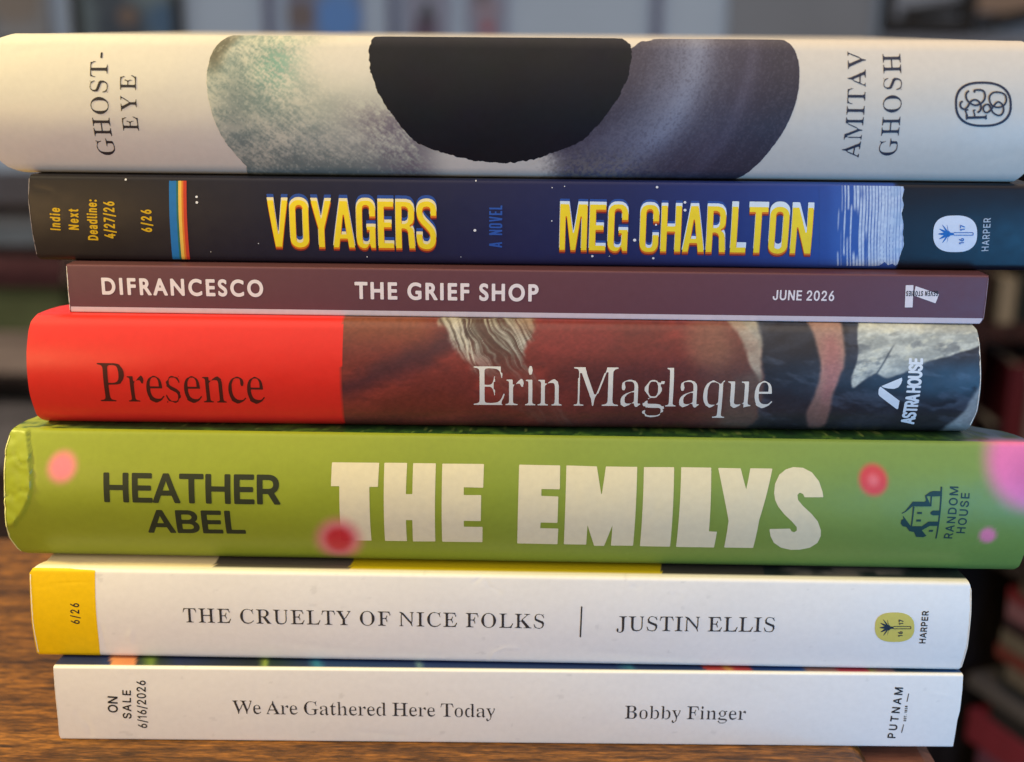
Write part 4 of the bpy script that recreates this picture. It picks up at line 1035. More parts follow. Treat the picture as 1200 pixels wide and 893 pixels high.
def torch_badge(bk, cx, cy, rx, ry, badge, ink, tilt=0.0):
    """Rounded badge with a flaming torch lying on its side and the figures 16 and 17."""
    k = Ink(bk, 'publisher_logo', [badge, ink])
    k.shape([oval(cx, cy, rx, ry, 2.6)], 0.12)
    s = rx / 25.7
    P = lambda pts: [(cx + (x - 1118.7) * s, cy + (y - 273.7) * s) for x, y in pts]
    fx = 1111.0
    for a in (-78, -52, -26, 0, 26, 52, 78):
        r = math.radians(180 + a)
        l = 12.5 if abs(a) < 60 else 11
        tip = (fx + l * math.cos(r), 273.7 + l * math.sin(r) * 1.1)
        k.shape([P(smooth_poly([(fx, 272.3), ((fx + tip[0]) / 2, (273.7 + tip[1]) / 2 - 1.5), tip, ((fx + tip[0]) / 2, (273.7 + tip[1]) / 2 + 1.5), (fx, 275)], 4))], 0.06, 1, 1 + (a + 78) // 26)
    k.shape([P([(1110.2, 270.6), (1111.2, 270), (1113, 272.2), (1117, 272.4), (1117, 275), (1113, 275.3), (1111.2, 277.2), (1110.2, 276.6)])], 0.06, 1, 9)
    k.shape([P(rect(1117, 271.7, 1139.4, 272.5))], 0.05, 1, 10)
    k.shape([P(rect(1117, 274.7, 1139.4, 275.5))], 0.05, 1, 10)
    k.shape([P(rect(1139.2, 272, 1140, 275.2))], 0.05, 1, 11)
    q = P([(1128.6, 285), (1128.6, 278.6), (1129.6, 269.3), (1129.6, 263)])
    k.text('16', 'I', q[0], q[1], 5.2 * s, 0.05, 1, 10, step=0.05)
    k.text('17', 'I', q[2], q[3], 5.2 * s, 0.05, 1, 10, step=0.05)
    return k.build()


torch_badge(bk, 1047.9, 734.3, 23, 17.2, ink_mat('olive_yellow_ink', (206, 192, 92)), ink_mat('navy_ink', (34, 48, 62)))
Ink(bk, 'publisher_lettering', BLACK_INK).text('HARPER', 'I', (1083.8, 753), (1087.9, 715.6), 6.8, 0.03).build()
worn_edge(bk, WORN, 'left', 0.22, 0.12, 9)
worn_edge(bk, WORN, 'right', 0.18, 0.12, 10)

# ---- 3: green book with the big cream title
def emil_green(px, py):
    g = np.empty(px.shape + (3,))
    g[:] = linv((140, 152, 40))
    t = (fbm(px * .006, py * .02, 31, 3) - .5)
    g *= (1 + 0.18 * t)[..., None]
    g += (sstep(300, 1150, px) * 1.0)[..., None] * (linv((116, 145, 70)) - linv((140, 152, 40)))  # shift from warm to cool light along the spine, mixed into the green
    for cx, cy, r0, r1, c in ((73, 547, 8, 23, (238, 128, 142)), (397, 632, 14, 36, (214, 116, 120)), (397, 632, 9, 21, (196, 44, 54)),
                              (1023, 562, 12, 21, (208, 66, 70)), (1023, 562, 0, 11, (222, 110, 116)), (1155.5, 625, 5, 13, (228, 130, 160)),
                              (1204, 548, 28, 60, (226, 116, 170)), (1216, 562, 10, 42, (204, 104, 158))):
        d = np.hypot(px - cx, py - cy)
        a = 1 - sstep(r0, r1, d)
        g = g * (1 - a[..., None]) + linv(c) * a[..., None]
    return g
_lip = np.array([(24, 500), (28, 515), (34, 532), (39, 555), (40, 572), (36, 588), (28, 602), (17, 616)], float)


def crushed(u, v):
    """The crushed, creased head of the green spine."""
    px, py = bk.sheet(u, v)
    edge = np.interp(py, _lip[:, 1], _lip[:, 0], left=28, right=8) + 1.5 * (fbm(py * .1, py * 0, 5) - .5)
    inside = edge - px
    a = sstep(-0.6, 3.2, inside)
    wr = fbm(px * .06 + py * .03, py * .12 - px * .05, 77, 4) - .5
    ridge = np.exp(-((inside + 1.2) / 2.0) ** 2) * sstep(505, 530, py) * (1 - sstep(600, 620, py))
    crease = np.exp(-(((py - 540) - (px - 20) * .25 - 3 * np.sin(px * .3)) / 1.8) ** 2) + np.exp(-(((py - 577) + (px - 20) * .35 - 2 * np.sin(px * .4)) / 1.8) ** 2)
    scuff = 0.16 * (fbm(px * .015, py * .02, 65, 2) - .5) + .05 * (fbm(px * .06, py * .07, 66, 2) - .5)
    a2 = sstep(-0.2, 1.4, inside)
    return a2 * (-0.55 + 0.055 * np.clip(inside, 0, 40) + 0.55 * wr + 0.30 * crease) + 0.10 * ridge + scuff
bk = Book('paperback_book', 'thick green book with big cream title and pink dots on its spine',
          (0.905, -3.601, -1.304, 43.883, 33.471, 246.098), [(1.52, 507.83), (1216.36, 525.48), (1196.97, 678.99), (17.8, 659.19)], 5.4, (0.8, 3.0), 152,
          left=[(0, 2.6), (.04, .8), (.1, -.1), (.2, -1.0), (.45, -.9), (.85, -.5), (.97, .4), (1, 1.2)], right=[(0, -.6), (.08, 0), (1, 0)],
          inset=(2.5, 10, 12, 13), dent=crushed)
def front5(px, d, u):
    t = fbm(px * .05, d * .9, 41, 4)
    t2 = fbm(px * .16, d * 1.6, 43, 3)
    a = np.array((30, 62, 34.)), np.array((70, 104, 44.)), np.array((20, 42, 30.))
    c = a[0][None] + (a[1] - a[0])[None] * sstep(.5, .75, t)[:, None]
    c = c + (a[2] - c) * sstep(.55, .7, t2)[:, None] * .8
    spk = .6 * sstep(.78, .84, fbm(px * .3, d * 3.2, 47, 2))
    c = c + (np.array((150, 160, 90.)) - c) * spk[:, None]
    lf = 1 - sstep(36, 110, px)
    c = c + (np.array((150, 158, 60.)) - c) * (lf * sstep(.42, .6, t))[:, None]
    rt = sstep(1120, 1165, px) * sstep(.35, .6, t)
    c = c + (np.array((60, 84, 130.)) - c) * (rt * .8)[:, None]
    pk = np.exp(-(((px - 1190) / 40) ** 2 + (d / 3.0) ** 2))
    c = c + (np.array((226, 116, 170.)) - c) * pk[:, None]
    return linv(c)
front5.from_d = 1.0
bk.cover([print_mat('green_cover_print', None, 0.40, 0.4, 0.06, 0.10), PAPER_EDGE], lambda px, py, u, v: emil_green(px, py), 0.5, 0.7, 0.55, front5)
bk.pages(PAGES)
CREAM = print_mat('cream_ink', None, 0.5, 0.3, 0.07, 0.0)
q1 = lambda L: [(300 + x / 3.97, 475 + y / 3.97) for x, y in L]
q2 = lambda L: [(600 + x / 3.97, 475 + y / 3.97) for x, y in L]
q3 = lambda L: [(900 + x / 3.97, 475 + y / 3.97) for x, y in L]
k = Ink(bk, 'title_lettering', CREAM)
for cs in ([q1([(352, 268), (572, 270), (570, 371), (530, 371), (537, 629), (397, 629), (391, 368), (352, 368)])],
           [q1([(596, 270), (702, 271), (700, 403), (730, 403), (730, 272), (836, 273), (834, 633), (730, 633), (730, 523), (700, 523), (702, 631), (600, 630)])],
           [q1([(866, 274), (1060, 276), (1058, 375), (968, 373), (968, 407), (1049, 407), (1047, 527), (968, 526), (968, 555), (1055, 556), (1053, 636), (866, 634)])],
           [q2([(33, 279), (224, 283), (222, 383), (137, 381), (136, 411), (215, 414), (211, 536), (133, 534), (131, 562), (215, 564), (211, 646), (24, 642)])],
           [q2([(253, 283), (395, 287), (415, 412), (437, 287), (583, 289), (563, 654), (460, 653), (466, 545), (428, 655), (382, 654), (350, 545), (345, 648), (241, 646)])],
           [q2([(614, 290), (755, 291), (735, 658), (595, 656)])],
           [q2([(788, 291), (928, 293), (913, 577), (950, 579), (940, 662), (763, 659)])],
           [q2([(960, 294), (1065, 296), (1086, 385), (1110, 296), (1213, 297), (1145, 520), (1122, 664), (987, 662), (1003, 525)])]):
    k.shape(cs, 0.16, merge=False)
S_out = [(24, 400), (30, 360), (52, 322), (85, 300), (120, 291), (165, 294), (205, 313), (235, 350), (249, 395), (252, 418), (165, 418), (158, 404), (143, 398), (132, 408), (134, 430), (155, 455),
         (195, 492), (225, 528), (240, 570), (241, 600), (228, 636), (195, 662), (150, 673), (105, 674), (60, 662), (25, 635), (8, 600), (2, 565), (97, 563), (105, 577), (118, 581), (129, 572), (128, 555),
         (105, 528), (70, 495), (42, 460), (28, 430)]
k.shape([q3(S_out)], 0.16, merge=False)
def cream(px, py):
    c = np.empty(px.shape + (3,))
    c[:] = linv((222, 212, 176))
    for r0, r1, col in ((14, 36, (214, 116, 120)), (9, 21, (196, 44, 54))):
        a = 1 - sstep(r0, r1, np.hypot(px - 397, py - 632))
        c = c * (1 - a[..., None]) + linv(col) * a[..., None]
    return c
k.build(cream)
DG = ink_mat('dark_green_ink', (40, 48, 30))
k = Ink(bk, 'author_lettering', DG)
k.text('HEATHER', 'I', (126, 584.3), (329, 587.2), 31.2, 0.038, xs=1.06)
k.text('ABEL', 'I', (175.8, 622.2), (287.7, 623.4), 27.3, 0.042, xs=1.22)
k.build()
BG = ink_mat('blue_green_ink', (30, 62, 62))
k = Ink(bk, 'publisher_lettering', BG)
k.text('RANDOM', 'I', (1114, 628.9), (1121.9, 569.3), 9.2, 0.025)
k.text('HOUSE', 'I', (1128.2, 622.2), (1134.4, 576.2), 9.2, 0.025)
k.build()
k = Ink(bk, 'publisher_logo', BG)
h = lambda L: [(1040 + x / 10, 560 + y / 10) for x, y in L]
for n, L in enumerate(([(610, 90), (630, 90), (560, 690), (545, 690)],
          [(420, 185), (480, 145), (520, 135), (620, 138), (612, 192), (500, 195), (460, 190), (440, 195), (470, 260), (485, 305), (270, 305), (195, 365), (150, 388), (140, 380), (180, 360), (275, 250), (410, 252), (430, 240)],
          [(485, 190), (503, 190), (490, 305), (476, 305)],
          [(275, 308), (293, 308), (265, 535), (250, 535)],
          [(325, 368), (380, 368), (378, 390), (322, 390)], [(315, 455), (370, 455), (366, 480), (312, 480)],
          [(505, 352), (585, 352), (580, 407), (505, 407), (482, 395), (477, 372)],
          [(155, 405), (250, 535), (380, 535), (455, 480), (575, 480), (570, 532), (470, 532), (380, 585), (440, 655), (400, 672), (320, 668), (290, 605), (235, 595), (200, 545), (155, 535), (132, 500), (140, 460), (165, 450)],
          [(468, 580), (515, 580), (508, 603), (460, 603)])):
    k.shape([h(L)], 0.08, 0, n % 5)
k.build()
worn_edge(bk, ink_mat('rubbed_green_paper', (214, 214, 150)), 'left', 0.30, 0.16, 14, 0.06, 0.95)

# ---- 4: red and painted hardback
bk = Book('hardcover_book', 'hardback with a bright red left end and a dark painted spine',
          (-2.293, 1.88, -0.691, 77.354, 27.225, 226.84), [(29.94, 372.23), (1152.88, 383.53), (1138.59, 512.3), (42.67, 500.16)], 3.6, (2.2, 3.0), 148,
          left=[(0, 1.2), (.04, .5), (.1, -.2), (.3, -.6), (.7, -.4), (.88, 0), (.95, .4), (1, 1.2)], right=[(0, -1.2), (.06, -.3), (.25, .5), (.55, .2), (.85, -.4), (.96, -.9), (1, -1.8)], inset=(6, 14, 2, 6), dent=crease_field([([(60, 480), (120, 489), (210, 492)], 3, .05), ([(1090, 478), (1120, 470), (1138, 455)], 3, .05)], .22))
RED = linv((222, 42, 33))


def blend(c, a, col):
    return c * (1 - a[..., None]) + np.asarray(col, float) * a[..., None]


def soft(pts, px, py, w, wob=6.0, fr=0.05, seed=1):
    sh = px.shape
    wx = px + wob * (fbm(px * fr, py * fr, seed) - .5) * 2
    wy = py + wob * (fbm(px * fr, py * fr, seed + 50) - .5) * 2
    return sstep(-w, w, poly_field([smooth_poly(pts, 4)], wx.reshape(1, -1), wy.reshape(1, -1)).reshape(sh))


def painting(px, py):
    """Loose oil-paint passage: red-brown cloth, grey fur, a dark ground with a forearm and pale linen."""
    n1 = fbm(px * .012, py * .03 + px * .006, 3, 5)
    n2 = fbm(px * .05, py * .12, 9, 4)
    n3 = fbm(px * .3, py * .5, 12, 2)
    c = np.empty(px.shape + (3,))
    c[:] = (112, 48, 42)
    c = blend(c, sstep(.45, .7, n1), (140, 58, 50))
    c = blend(c, sstep(.5, .75, n2) * .5, (96, 44, 42))
    c = blend(c, (1 - sstep(375, 420, py)) * (1 - sstep(480, 530, px)) * .6, (134, 84, 52))
    c = blend(c, soft([(400, 450), (440, 425), (500, 400), (545, 385), (550, 400), (500, 425), (440, 450), (400, 468)], px, py, 12) * .7, (62, 36, 46))
    c = blend(c, soft([(402, 470), (520, 455), (560, 480), (480, 500), (402, 500)], px, py, 16) * .4, (108, 48, 34))
    c = blend(c, soft([(625, 376), (700, 372), (720, 400), (660, 420), (628, 410)], px, py, 16) * .5, (140, 52, 50))
    c = blend(c, sstep(470, 515, py) * .55, (56, 38, 28))
    c = blend(c, sstep(600, 700, px) * sstep(410, 440, py) * .5, (70, 40, 40))
    # brown-grey passage, sleeve
    c = blend(c, sstep(790, 850, px) * .55, (96, 74, 64))
    c = blend(c, soft([(806, 392), (830, 380), (850, 386), (858, 415), (840, 430), (812, 420)], px, py, 14) * .6, (142, 98, 78))
    dark = soft([(884, 340), (1220, 340), (1220, 540), (872, 540), (886, 500), (892, 440), (893, 410)], px, py, 3)
    dk = blend(np.broadcast_to(np.array((38, 38, 44.)), c.shape).copy(), sstep(.45, .7, n1), (52, 55, 64))
    dk = blend(dk, sstep(.55, .75, fbm(px * .03 + py * .03, py * .1 - px * .03, 71, 4)) * .6, (74, 82, 96))
    dk = blend(dk, sstep(470, 510, py) * .5, (46, 42, 40))
    c = c * (1 - dark[..., None]) + dk * dark[..., None]
    st = fbm(px * .05 + py * .12, py * .05 - px * .02, 61, 4)
    a = soft([(852, 374), (884, 372), (892, 392), (893, 415), (889, 446), (880, 430), (874, 408), (866, 392)], px, py, 3, 3)
    c = blend(c, a * (.55 + .45 * st), (176, 168, 150))
    c = blend(c, soft([(858, 452), (888, 440), (886, 500), (870, 508), (845, 500)], px, py, 8) * .5, (98, 92, 82))
    # fur
    a = soft([(516, 370), (560, 366), (622, 370), (626, 392), (612, 412), (628, 440), (668, 490), (700, 508), (650, 508), (604, 480), (566, 446), (542, 418), (526, 392)], px, py, 4, 6, .08)
    bend = py - 370 - 0.0016 * (px - 520) ** 2
    acr = (px - 516) * .62 - bend * .5 + 16 * (fbm(px * .025, py * .035, 87, 3) - .5)
    alg = (px - 516) * .5 + bend * .6
    hair = .35 * fbm(acr * .14, alg * .02, 81, 3) + .65 * fbm(acr * .50, alg * .035, 83, 3)
    fur = blend(np.broadcast_to(np.array((70, 62, 54.)), c.shape).copy(), sstep(.34, .66, hair), (134, 126, 114))
    fur = blend(fur, sstep(.52, .74, hair) * .85, (184, 180, 168))
    fur = blend(fur, sstep(410, 470, py) * .75, (80, 58, 50))
    fur = blend(fur, sstep(590, 625, px) * (1 - sstep(385, 400, py)) * .5, (120, 76, 50))
    a = a * (.30 + .65 * (1 - sstep(392, 446, py + .12 * (560 - px)))) * (.8 + .4 * sstep(.4, .6, hair))
    a = np.clip(a, 0, 1)
    c = c * (1 - a[..., None]) + fur * a[..., None]
    for sh, wd, y0, y1 in ((0, 1.3, 386, 428), (5, 1.0, 392, 432), (-5, .8, 378, 410)):
        wsk = np.exp(-((px - 541 - sh - (py - 395) * .42 - 2 * np.sin(py * .13)) / wd) ** 2) * sstep(y0, y0 + 10, py) * (1 - sstep(y1 - 12, y1, py))
        c = blend(c, wsk * .85, (214, 208, 188))
    # forearm
    a = soft([(944, 366), (984, 366), (990, 396), (989, 420), (979, 448), (972, 478), (966, 502), (948, 504), (946, 484), (957, 450), (960, 424), (955, 394)], px, py, 3, 2.5)
    fl = blend(np.broadcast_to(np.array((164, 128, 112.)), c.shape).copy(), soft([(966, 400), (984, 400), (980, 450), (966, 470), (962, 440)], px, py, 8), (170, 116, 108))
    fl = blend(fl, sstep(440, 500, py) * .75, (104, 70, 66))
    fl = blend(fl, (1 - sstep(948, 962, px - (py - 380) * .05)) * .4, (110, 88, 80))
    c = c * (1 - a[..., None]) + fl * a[..., None]
    # linen
    pts = [(1007, 394), (1010, 384), (1022, 378), (1080, 376), (1130, 377), (1156, 384), (1156, 402), (1125, 414), (1098, 419), (1078, 427), (1052, 438), (1036, 441), (1024, 437), (1010, 445), (999, 452), (997, 440), (1003, 424), (1006, 410)]
    a = soft(pts, px, py, 1.6, 2.5)
    fold = fbm(px * .03 + py * .09, py * .04 - px * .035, 91, 5)
    ln = blend(np.broadcast_to(np.array((158, 163, 156.)), c.shape).copy(), sstep(.36, .66, fold), (196, 200, 188))
    ln = blend(ln, .6 * sstep(.52, .75, fbm(px * .07 + py * .2, py * .08 - px * .07, 93, 3)), (208, 208, 186))
    ln = blend(ln, .7 * sstep(.56, .74, fbm(px * .035 + py * .1, py * .05 - px * .045, 97, 4)), (112, 118, 120))
    ln = blend(ln, np.exp(-((py - 437 + (px - 1022) * 1.1 - 4 * np.sin(px * .1)) / 2.0) ** 2) * (px < 1060) * sstep(400, 412, py) * .7, (56, 62, 68))
    c = c * (1 - a[..., None]) + ln * a[..., None]
    a = soft([(1142, 458), (1158, 448), (1152, 520), (1106, 516), (1114, 498), (1128, 482)], px, py, 3, 4)
    c = blend(c, a * (.6 + .5 * fold), (152, 158, 156))
    c = c * (0.90 + .2 * n3)[..., None]
    return linv(np.clip(c, 0, 255))


def pres_col(px, py, u, v):
    c = np.empty((len(px), 3))
    c[:] = RED
    m = px > 401.5
    c[m] = painting(px[m], py[m])
    return c
pres_front = lambda px, d, u: np.where((px > 401.5)[:, None], linv((84, 44, 40))[None], RED[None])
bk.cover([print_mat('painted_jacket_print', None, 0.34, 0.42, 0.05, 0.06, 0.15), PAPER_EDGE], pres_col, 0.4, 1.0, 0.5, pres_front)
bk.hard = True
bk.pages(PAGES, 2.5)
k = Ink(bk, 'spine_painting', print_mat('painting_print', None, 0.34, 0.42, 0.06, 0.05, 0.15))
k.shape([[(401, 372), (1162, 372), (1162, 516), (403.5, 516), (402, 440)]], 0.24, merge=False,
        warp=lambda U, W: np.minimum(0, np.minimum(bk.xr(W) - U - .05, np.minimum(bk.T * .996 - W, W - bk.T * .004))) * 20)
k.build(painting)
Ink(bk, 'title_lettering', ink_mat('dark_red_ink', (70, 22, 18))).text('Presence', 'S', (118.4, 469.8), (311.5, 472.2), 46.5, xs=0.80, weight=-0.004).build()
Ink(bk, 'author_lettering', ink_mat('cream_white_ink', (228, 224, 210))).text('Erin Maglaque', 'S', (555, 474), (904, 477), 46.8, xs=0.84, weight=-0.004).build()
PALE = ink_mat('pale_blue_ink', (222, 230, 236))
Ink(bk, 'publisher_lettering', PALE).text('ASTRA HOUSE', 'I', (1071.8, 497.8), (1080.2, 420), 14.4, 0.055, xs=0.62).build()
k = Ink(bk, 'publisher_logo', PALE)
a4 = lambda L: [(1000 + x / 6.38, 370 + y / 6.38) for x, y in L]
k.shape([a4([(180, 540), (190, 520), (200, 524), (338, 628), (330, 694), (318, 692), (186, 590), (178, 575)])], 0.1)
k.shape([a4([(198, 516), (352, 452), (355, 470), (345, 500), (325, 525), (295, 536), (250, 534), (215, 525)])], 0.1, 0, 1)
k.build()
worn_edge(bk, WORN, 'right', 0.16, 0.16, 23, .1, .9)

# ---- 5: thin maroon book
bk = Book('paperback_book', 'thin maroon paperback with white lettering and a white bottom stripe on its spine',
          (2.366, 4.07, -1.511, 104.579, 11.726, 219.332), [(76.9, 310.02), (1158.23, 323.23), (1151.92, 380.14), (81.92, 366.03)], 0.2, 0.35, 140,
          left=[(0, 0), (1, .1)], right=[(0, -.7), (.12, 0), (1, .1)], inset=(.2, 6, .4, 6))
bk.cover([print_mat('maroon_card', None, 0.45, 0.35, 0.06, 0.05), PAPER_EDGE], lambda px, py, u, v: linv((104, 64, 72)), 0.3, 1.2, 0.4, lambda px, d, u: linv((90, 56, 64)))
bk.pages(PAGES)
Ink(bk, 'spine_stripe', ink_mat('white_stripe_ink', (214, 200, 204))).shape([[(60, 358.8), (600, 366.0), (1170, 373.2), (1170, 380.8), (600, 374.0), (60, 366.4)]], 0.15,
    warp=lambda U, W: np.minimum(0, np.minimum(U - bk.xl(W) - .3, bk.xr(W) - .2 - U)) * 20).build()
WHITE = ink_mat('white_ink', (238, 228, 228))
Ink(bk, 'author_lettering', WHITE).text('DIFRANCESCO', 'G', (120.7, 344.2), (308, 347.0), 18.2, 0.045, xs=0.86).build()
Ink(bk, 'title_lettering', WHITE).text('THE GRIEF SHOP', 'G', (416.7, 349.4), (630, 352.4), 18.6, 0.045, xs=0.86).build()
Ink(bk, 'date_lettering', WHITE).text('JUNE 2026', 'I', (905.5, 351), (976.7, 352.2), 11.2, 0.03, xs=0.8).build()
k = Ink(bk, 'publisher_logo', [WHITE, BLACK_INK])
k.shape([[(1061.2, 334), (1070.2, 334), (1069.2, 360), (1060, 360)]], 0.1)
k.shape([[(1072.8, 335), (1100, 344.6), (1096, 355.2), (1070.4, 346)]], 0.1, 0, 1)
k.text('SEVEN STORIES', 'I', (1099, 341), (1062, 341), 5.6, 0.04, 1, 3, xs=.5, step=0.05)
k.build()
worn_edge(bk, WORN, 'left', 0.16, 0.12, 31, .05, .97)
worn_edge(bk, ink_mat('pale_mauve_wear', (150, 124, 132)), 'right', 0.16, 0.1, 32, .1, .95)

# ---- 6: dark blue book with film-title lettering
bk = Book('paperback_book', 'dark blue book with yellow film style lettering, second from the top',
          (3.446, 9.51, -1.182, 116.305, 20.773, 239.19), [(32.0, 205.03), (1214.69, 216.53), (1202.55, 318.66), (41.68, 305.78)], 0.9, (0.9, 1.5), 150,
          left=[(0, 1.0), (.05, .3), (.3, 0), (.7, -.3), (.95, .1), (1, .4)], inset=(.6, 4, .4, 6), dent=crease_field([([(40, 220), (60, 224)], 2, .05), ([(148, 226), (154, 224)], 1.2, .05)], .12))
VX = np.array([0, 120, 240, 420, 600, 720, 860, 960, 1049, 1052, 1230], float)
VC = np.array([(32, 28, 30), (32, 28, 30), (31, 30, 42), (32, 34, 58), (34, 38, 78), (34, 42, 90), (38, 56, 122), (46, 78, 154), (54, 88, 164), (18, 21, 32), (16, 18, 28)], float)


def voy(px, py, u=None, v=None):
    n = 10 * (fbm(px * .02, py * .03, 5) - .5)
    return linv(np.stack([np.interp(px + n * (px < 1000), VX, VC[:, k]) for k in range(3)], -1))
bk.cover([print_mat('night_sky_card', None, 0.38, 0.32, 0.05, 0.05, 0.08), PAPER_EDGE], voy, 0.4, 0.8, 0.5, lambda px, d, u: linv((26, 26, 34)))
bk.pages(PAGES)
# streaked blue-and-white brush band
k = Ink(bk, 'brush_band', print_mat('brush_band_print', None, 0.38, 0.4, 0.05, 0.0))
rag = [(1059, 214), (1060, 222), (1057, 232), (1059, 240), (1056, 250), (1058.5, 262), (1057.5, 275), (1059, 287), (1055, 298), (1052.5, 309), (1050, 312), (1046, 309), (1041, 311), (1037, 307), (1031, 311), (1030, 318)]
k.shape([[(960, 208)] + rag + [(960, 322)]], 0.14, merge=False, warp=lambda U, W: 0.25 * (fbm(W * 1.5, U * .3, 3) - .5) + np.minimum(0, np.minimum(bk.T * .965 - W, W - bk.T * .05)) * 20)


def band(px, py):
    base = voy(px, py)
    base[:] = linv((56, 94, 172))
    x = px + 1.2 * np.sin(py * .05)
    x = x + .5 * (fbm(px * .06, py * .02, 3, 2) - .5)
    ph = x / 3.7
    li = np.floor(ph)
    wl = np.abs(ph - li - .5) * 2
    cov = sstep(984, 1044, px)
    wd = .46 + .40 * cov + .5 * (_hash(li, li * 0, 5) - .5) + .35 * (vnoise(li * 7.3, py * .05, 8) - .5)
    a = 1 - sstep(wd - .22, wd + .22, wl)
    brk = vnoise(li * 3.7, py * .035, 12)
    a = a * sstep(.36 - .5 * cov, .50 - .45 * cov, brk) * sstep(978, 990, px + 12 * (_hash(li, li * 0, 9) - .5)) * (.72 + .28 * vnoise(li * 5.1, py * .4, 13))
    c = base * (1 - a[..., None]) + linv((206, 222, 240)) * a[..., None]
    e = sstep(.5, .7, vnoise(px * .1, py * .15, 44)) * sstep(1035, 1055, px)
    c = c * (1 - .5 * e[..., None]) + linv((150, 180, 214)) * .5 * e[..., None]
    f = (1 - sstep(965, 985, px))[..., None]
    return c * (1 - f) + voy(px, py) * f
k.build(band)
k = Ink(bk, 'rainbow_stripe', [ink_mat('blue_stripe_ink', (28, 118, 186)), ink_mat('teal_stripe_ink', (40, 110, 100)), ink_mat('yellow_stripe_ink', (240, 196, 84)), ink_mat('orange_stripe_ink', (226, 128, 44)), ink_mat('red_stripe_ink', (206, 64, 44))])
for i, (a, b) in enumerate(((197.5, 206), (206, 208.3), (208.3, 212), (212, 214.2), (214.2, 218))):
    k.shape([[(a, 212), (b, 212), (b + 1.6, 255), (b + 4.0, 304), (a + 4.0, 304), (a + 1.6, 255)]], 0.1, i, i)
k.build()
k = Ink(bk, 'star_print', ink_mat('star_white_ink', (236, 236, 240)))
for sx, sy, sr in ((230.5, 230.5, 1.5), (231, 237, 1.6), (146.7, 210.7, 1.3), (557.5, 212.5, .9), (556.5, 269.5, 1.7), (303, 285, .6), (430, 301, .7), (647, 220, .7), (661.5, 218.5, .7), (646.5, 258.5, .8),
                   (770, 219.5, 1.5), (743.5, 281, 1.9), (694, 300, 1.4), (765.5, 302.5, 1.4), (714, 300, .6), (802.5, 237, 1.6), (802.5, 246, 1.7), (768.5, 263, 1.2), (247, 295, .5), (540, 301, .5)):
    k.shape([oval(sx, sy, sr, sr * .92, 2, 14)], 0.06, 0, 9)
k.build()
YEL = ink_mat('title_yellow_ink', (255, 226, 44))
PALEY = ink_mat('pale_yellow_ink', (250, 236, 180))
ORG = ink_mat('orange_shade_ink', (226, 120, 24))
REDO = ink_mat('red_shade_ink', (150, 44, 30))
BLU = ink_mat('blue_halo_ink', (44, 82, 160))
CYAN = ink_mat('cyan_halo_ink', (140, 206, 236))
ICE = ink_mat('ice_white_ink', (226, 240, 250))
def film_title(name, words, cap, warm_top):
    k = Ink(bk, name, [BLU, REDO, ORG, PALEY, YEL, CYAN, ICE])
    for s, p0, p1, halo in words:
        d = 1.0 / cap
        A = dict(squeeze=True, step=0.13)
        up = 6.5 if halo == 0 else 5.5
        k.text(s, 'C', p0, p1, cap, -0.004, 5 if halo > 1 else 0, 0, shift=(0, up * d), **A)
        k.text(s, 'C', p0, p1, cap, -0.010, 1, 1, shift=(0.2 * d, -3.7 * d), **A)
        k.text(s, 'C', p0, p1, cap, -0.006, 6 if halo > 0 else 3, 2, shift=(0, (2.8 if halo < 2 else 5.6) * d), **A)
        k.text(s, 'C', p0, p1, cap, -0.010, 2, 3, shift=(0.2 * d, -1.9 * d), **A)
        k.text(s, 'C', p0, p1, cap, -0.016, 4, 4, **A)
    return k.build()
film_title('title_lettering', [('VOYAGERS', (314.5, 289.5), (512.3, 292.0), 0)], 55.5, 0)
film_title('author_lettering', [('MEG', (654.5, 293.3), (735.2, 294.7), 1), ('CHAR', (748, 294.9), (850, 296.2), 1), ('LTON', (854.2, 296.3), (950, 297.8), 2)], 55.0, 1)
Ink(bk, 'subtitle_lettering', ink_mat('mid_blue_ink', (44, 88, 172))).text('A NOVEL', 'C', (588.3, 290), (588.6, 240.5), 15.2, 0.0, xs=.95).build()
k = Ink(bk, 'date_lettering', ink_mat('amber_ink', (214, 172, 24)))
k.text('Indie', 'I', (71, 269.2), (70.4, 244), 11.0, 0.045, xs=.56)
k.text('Next', 'I', (92.5, 268.8), (91.8, 245.3), 11.0, 0.045, xs=.56)
k.text('Deadline:', 'I', (115, 281), (113.2, 234.5), 11.0, 0.045, xs=.56)
k.text('4/27/26', 'I', (135.3, 278.8), (133.8, 236.6), 12.0, 0.04, xs=.54)
k.text('6/26', 'I', (178.2, 271.2), (177.4, 246), 11.4, 0.045, xs=.56)
k.build()
torch_badge(bk, 1118.7, 273.7, 25.7, 21.5, ink_mat('badge_white_ink', (226, 234, 246)), ink_mat('torch_blue_ink', (36, 110, 190)))
Ink(bk, 'publisher_lettering', ink_mat('pale_grey_ink', (186, 196, 206))).text('HARPER', 'I', (1157.8, 293.6), (1160.3, 255.2), 8.0, 0.02, xs=.8).build()
worn_edge(bk, ink_mat('scuffed_edge', (150, 140, 136)), 'left', 0.14, 0.16, 41, .08, .96)

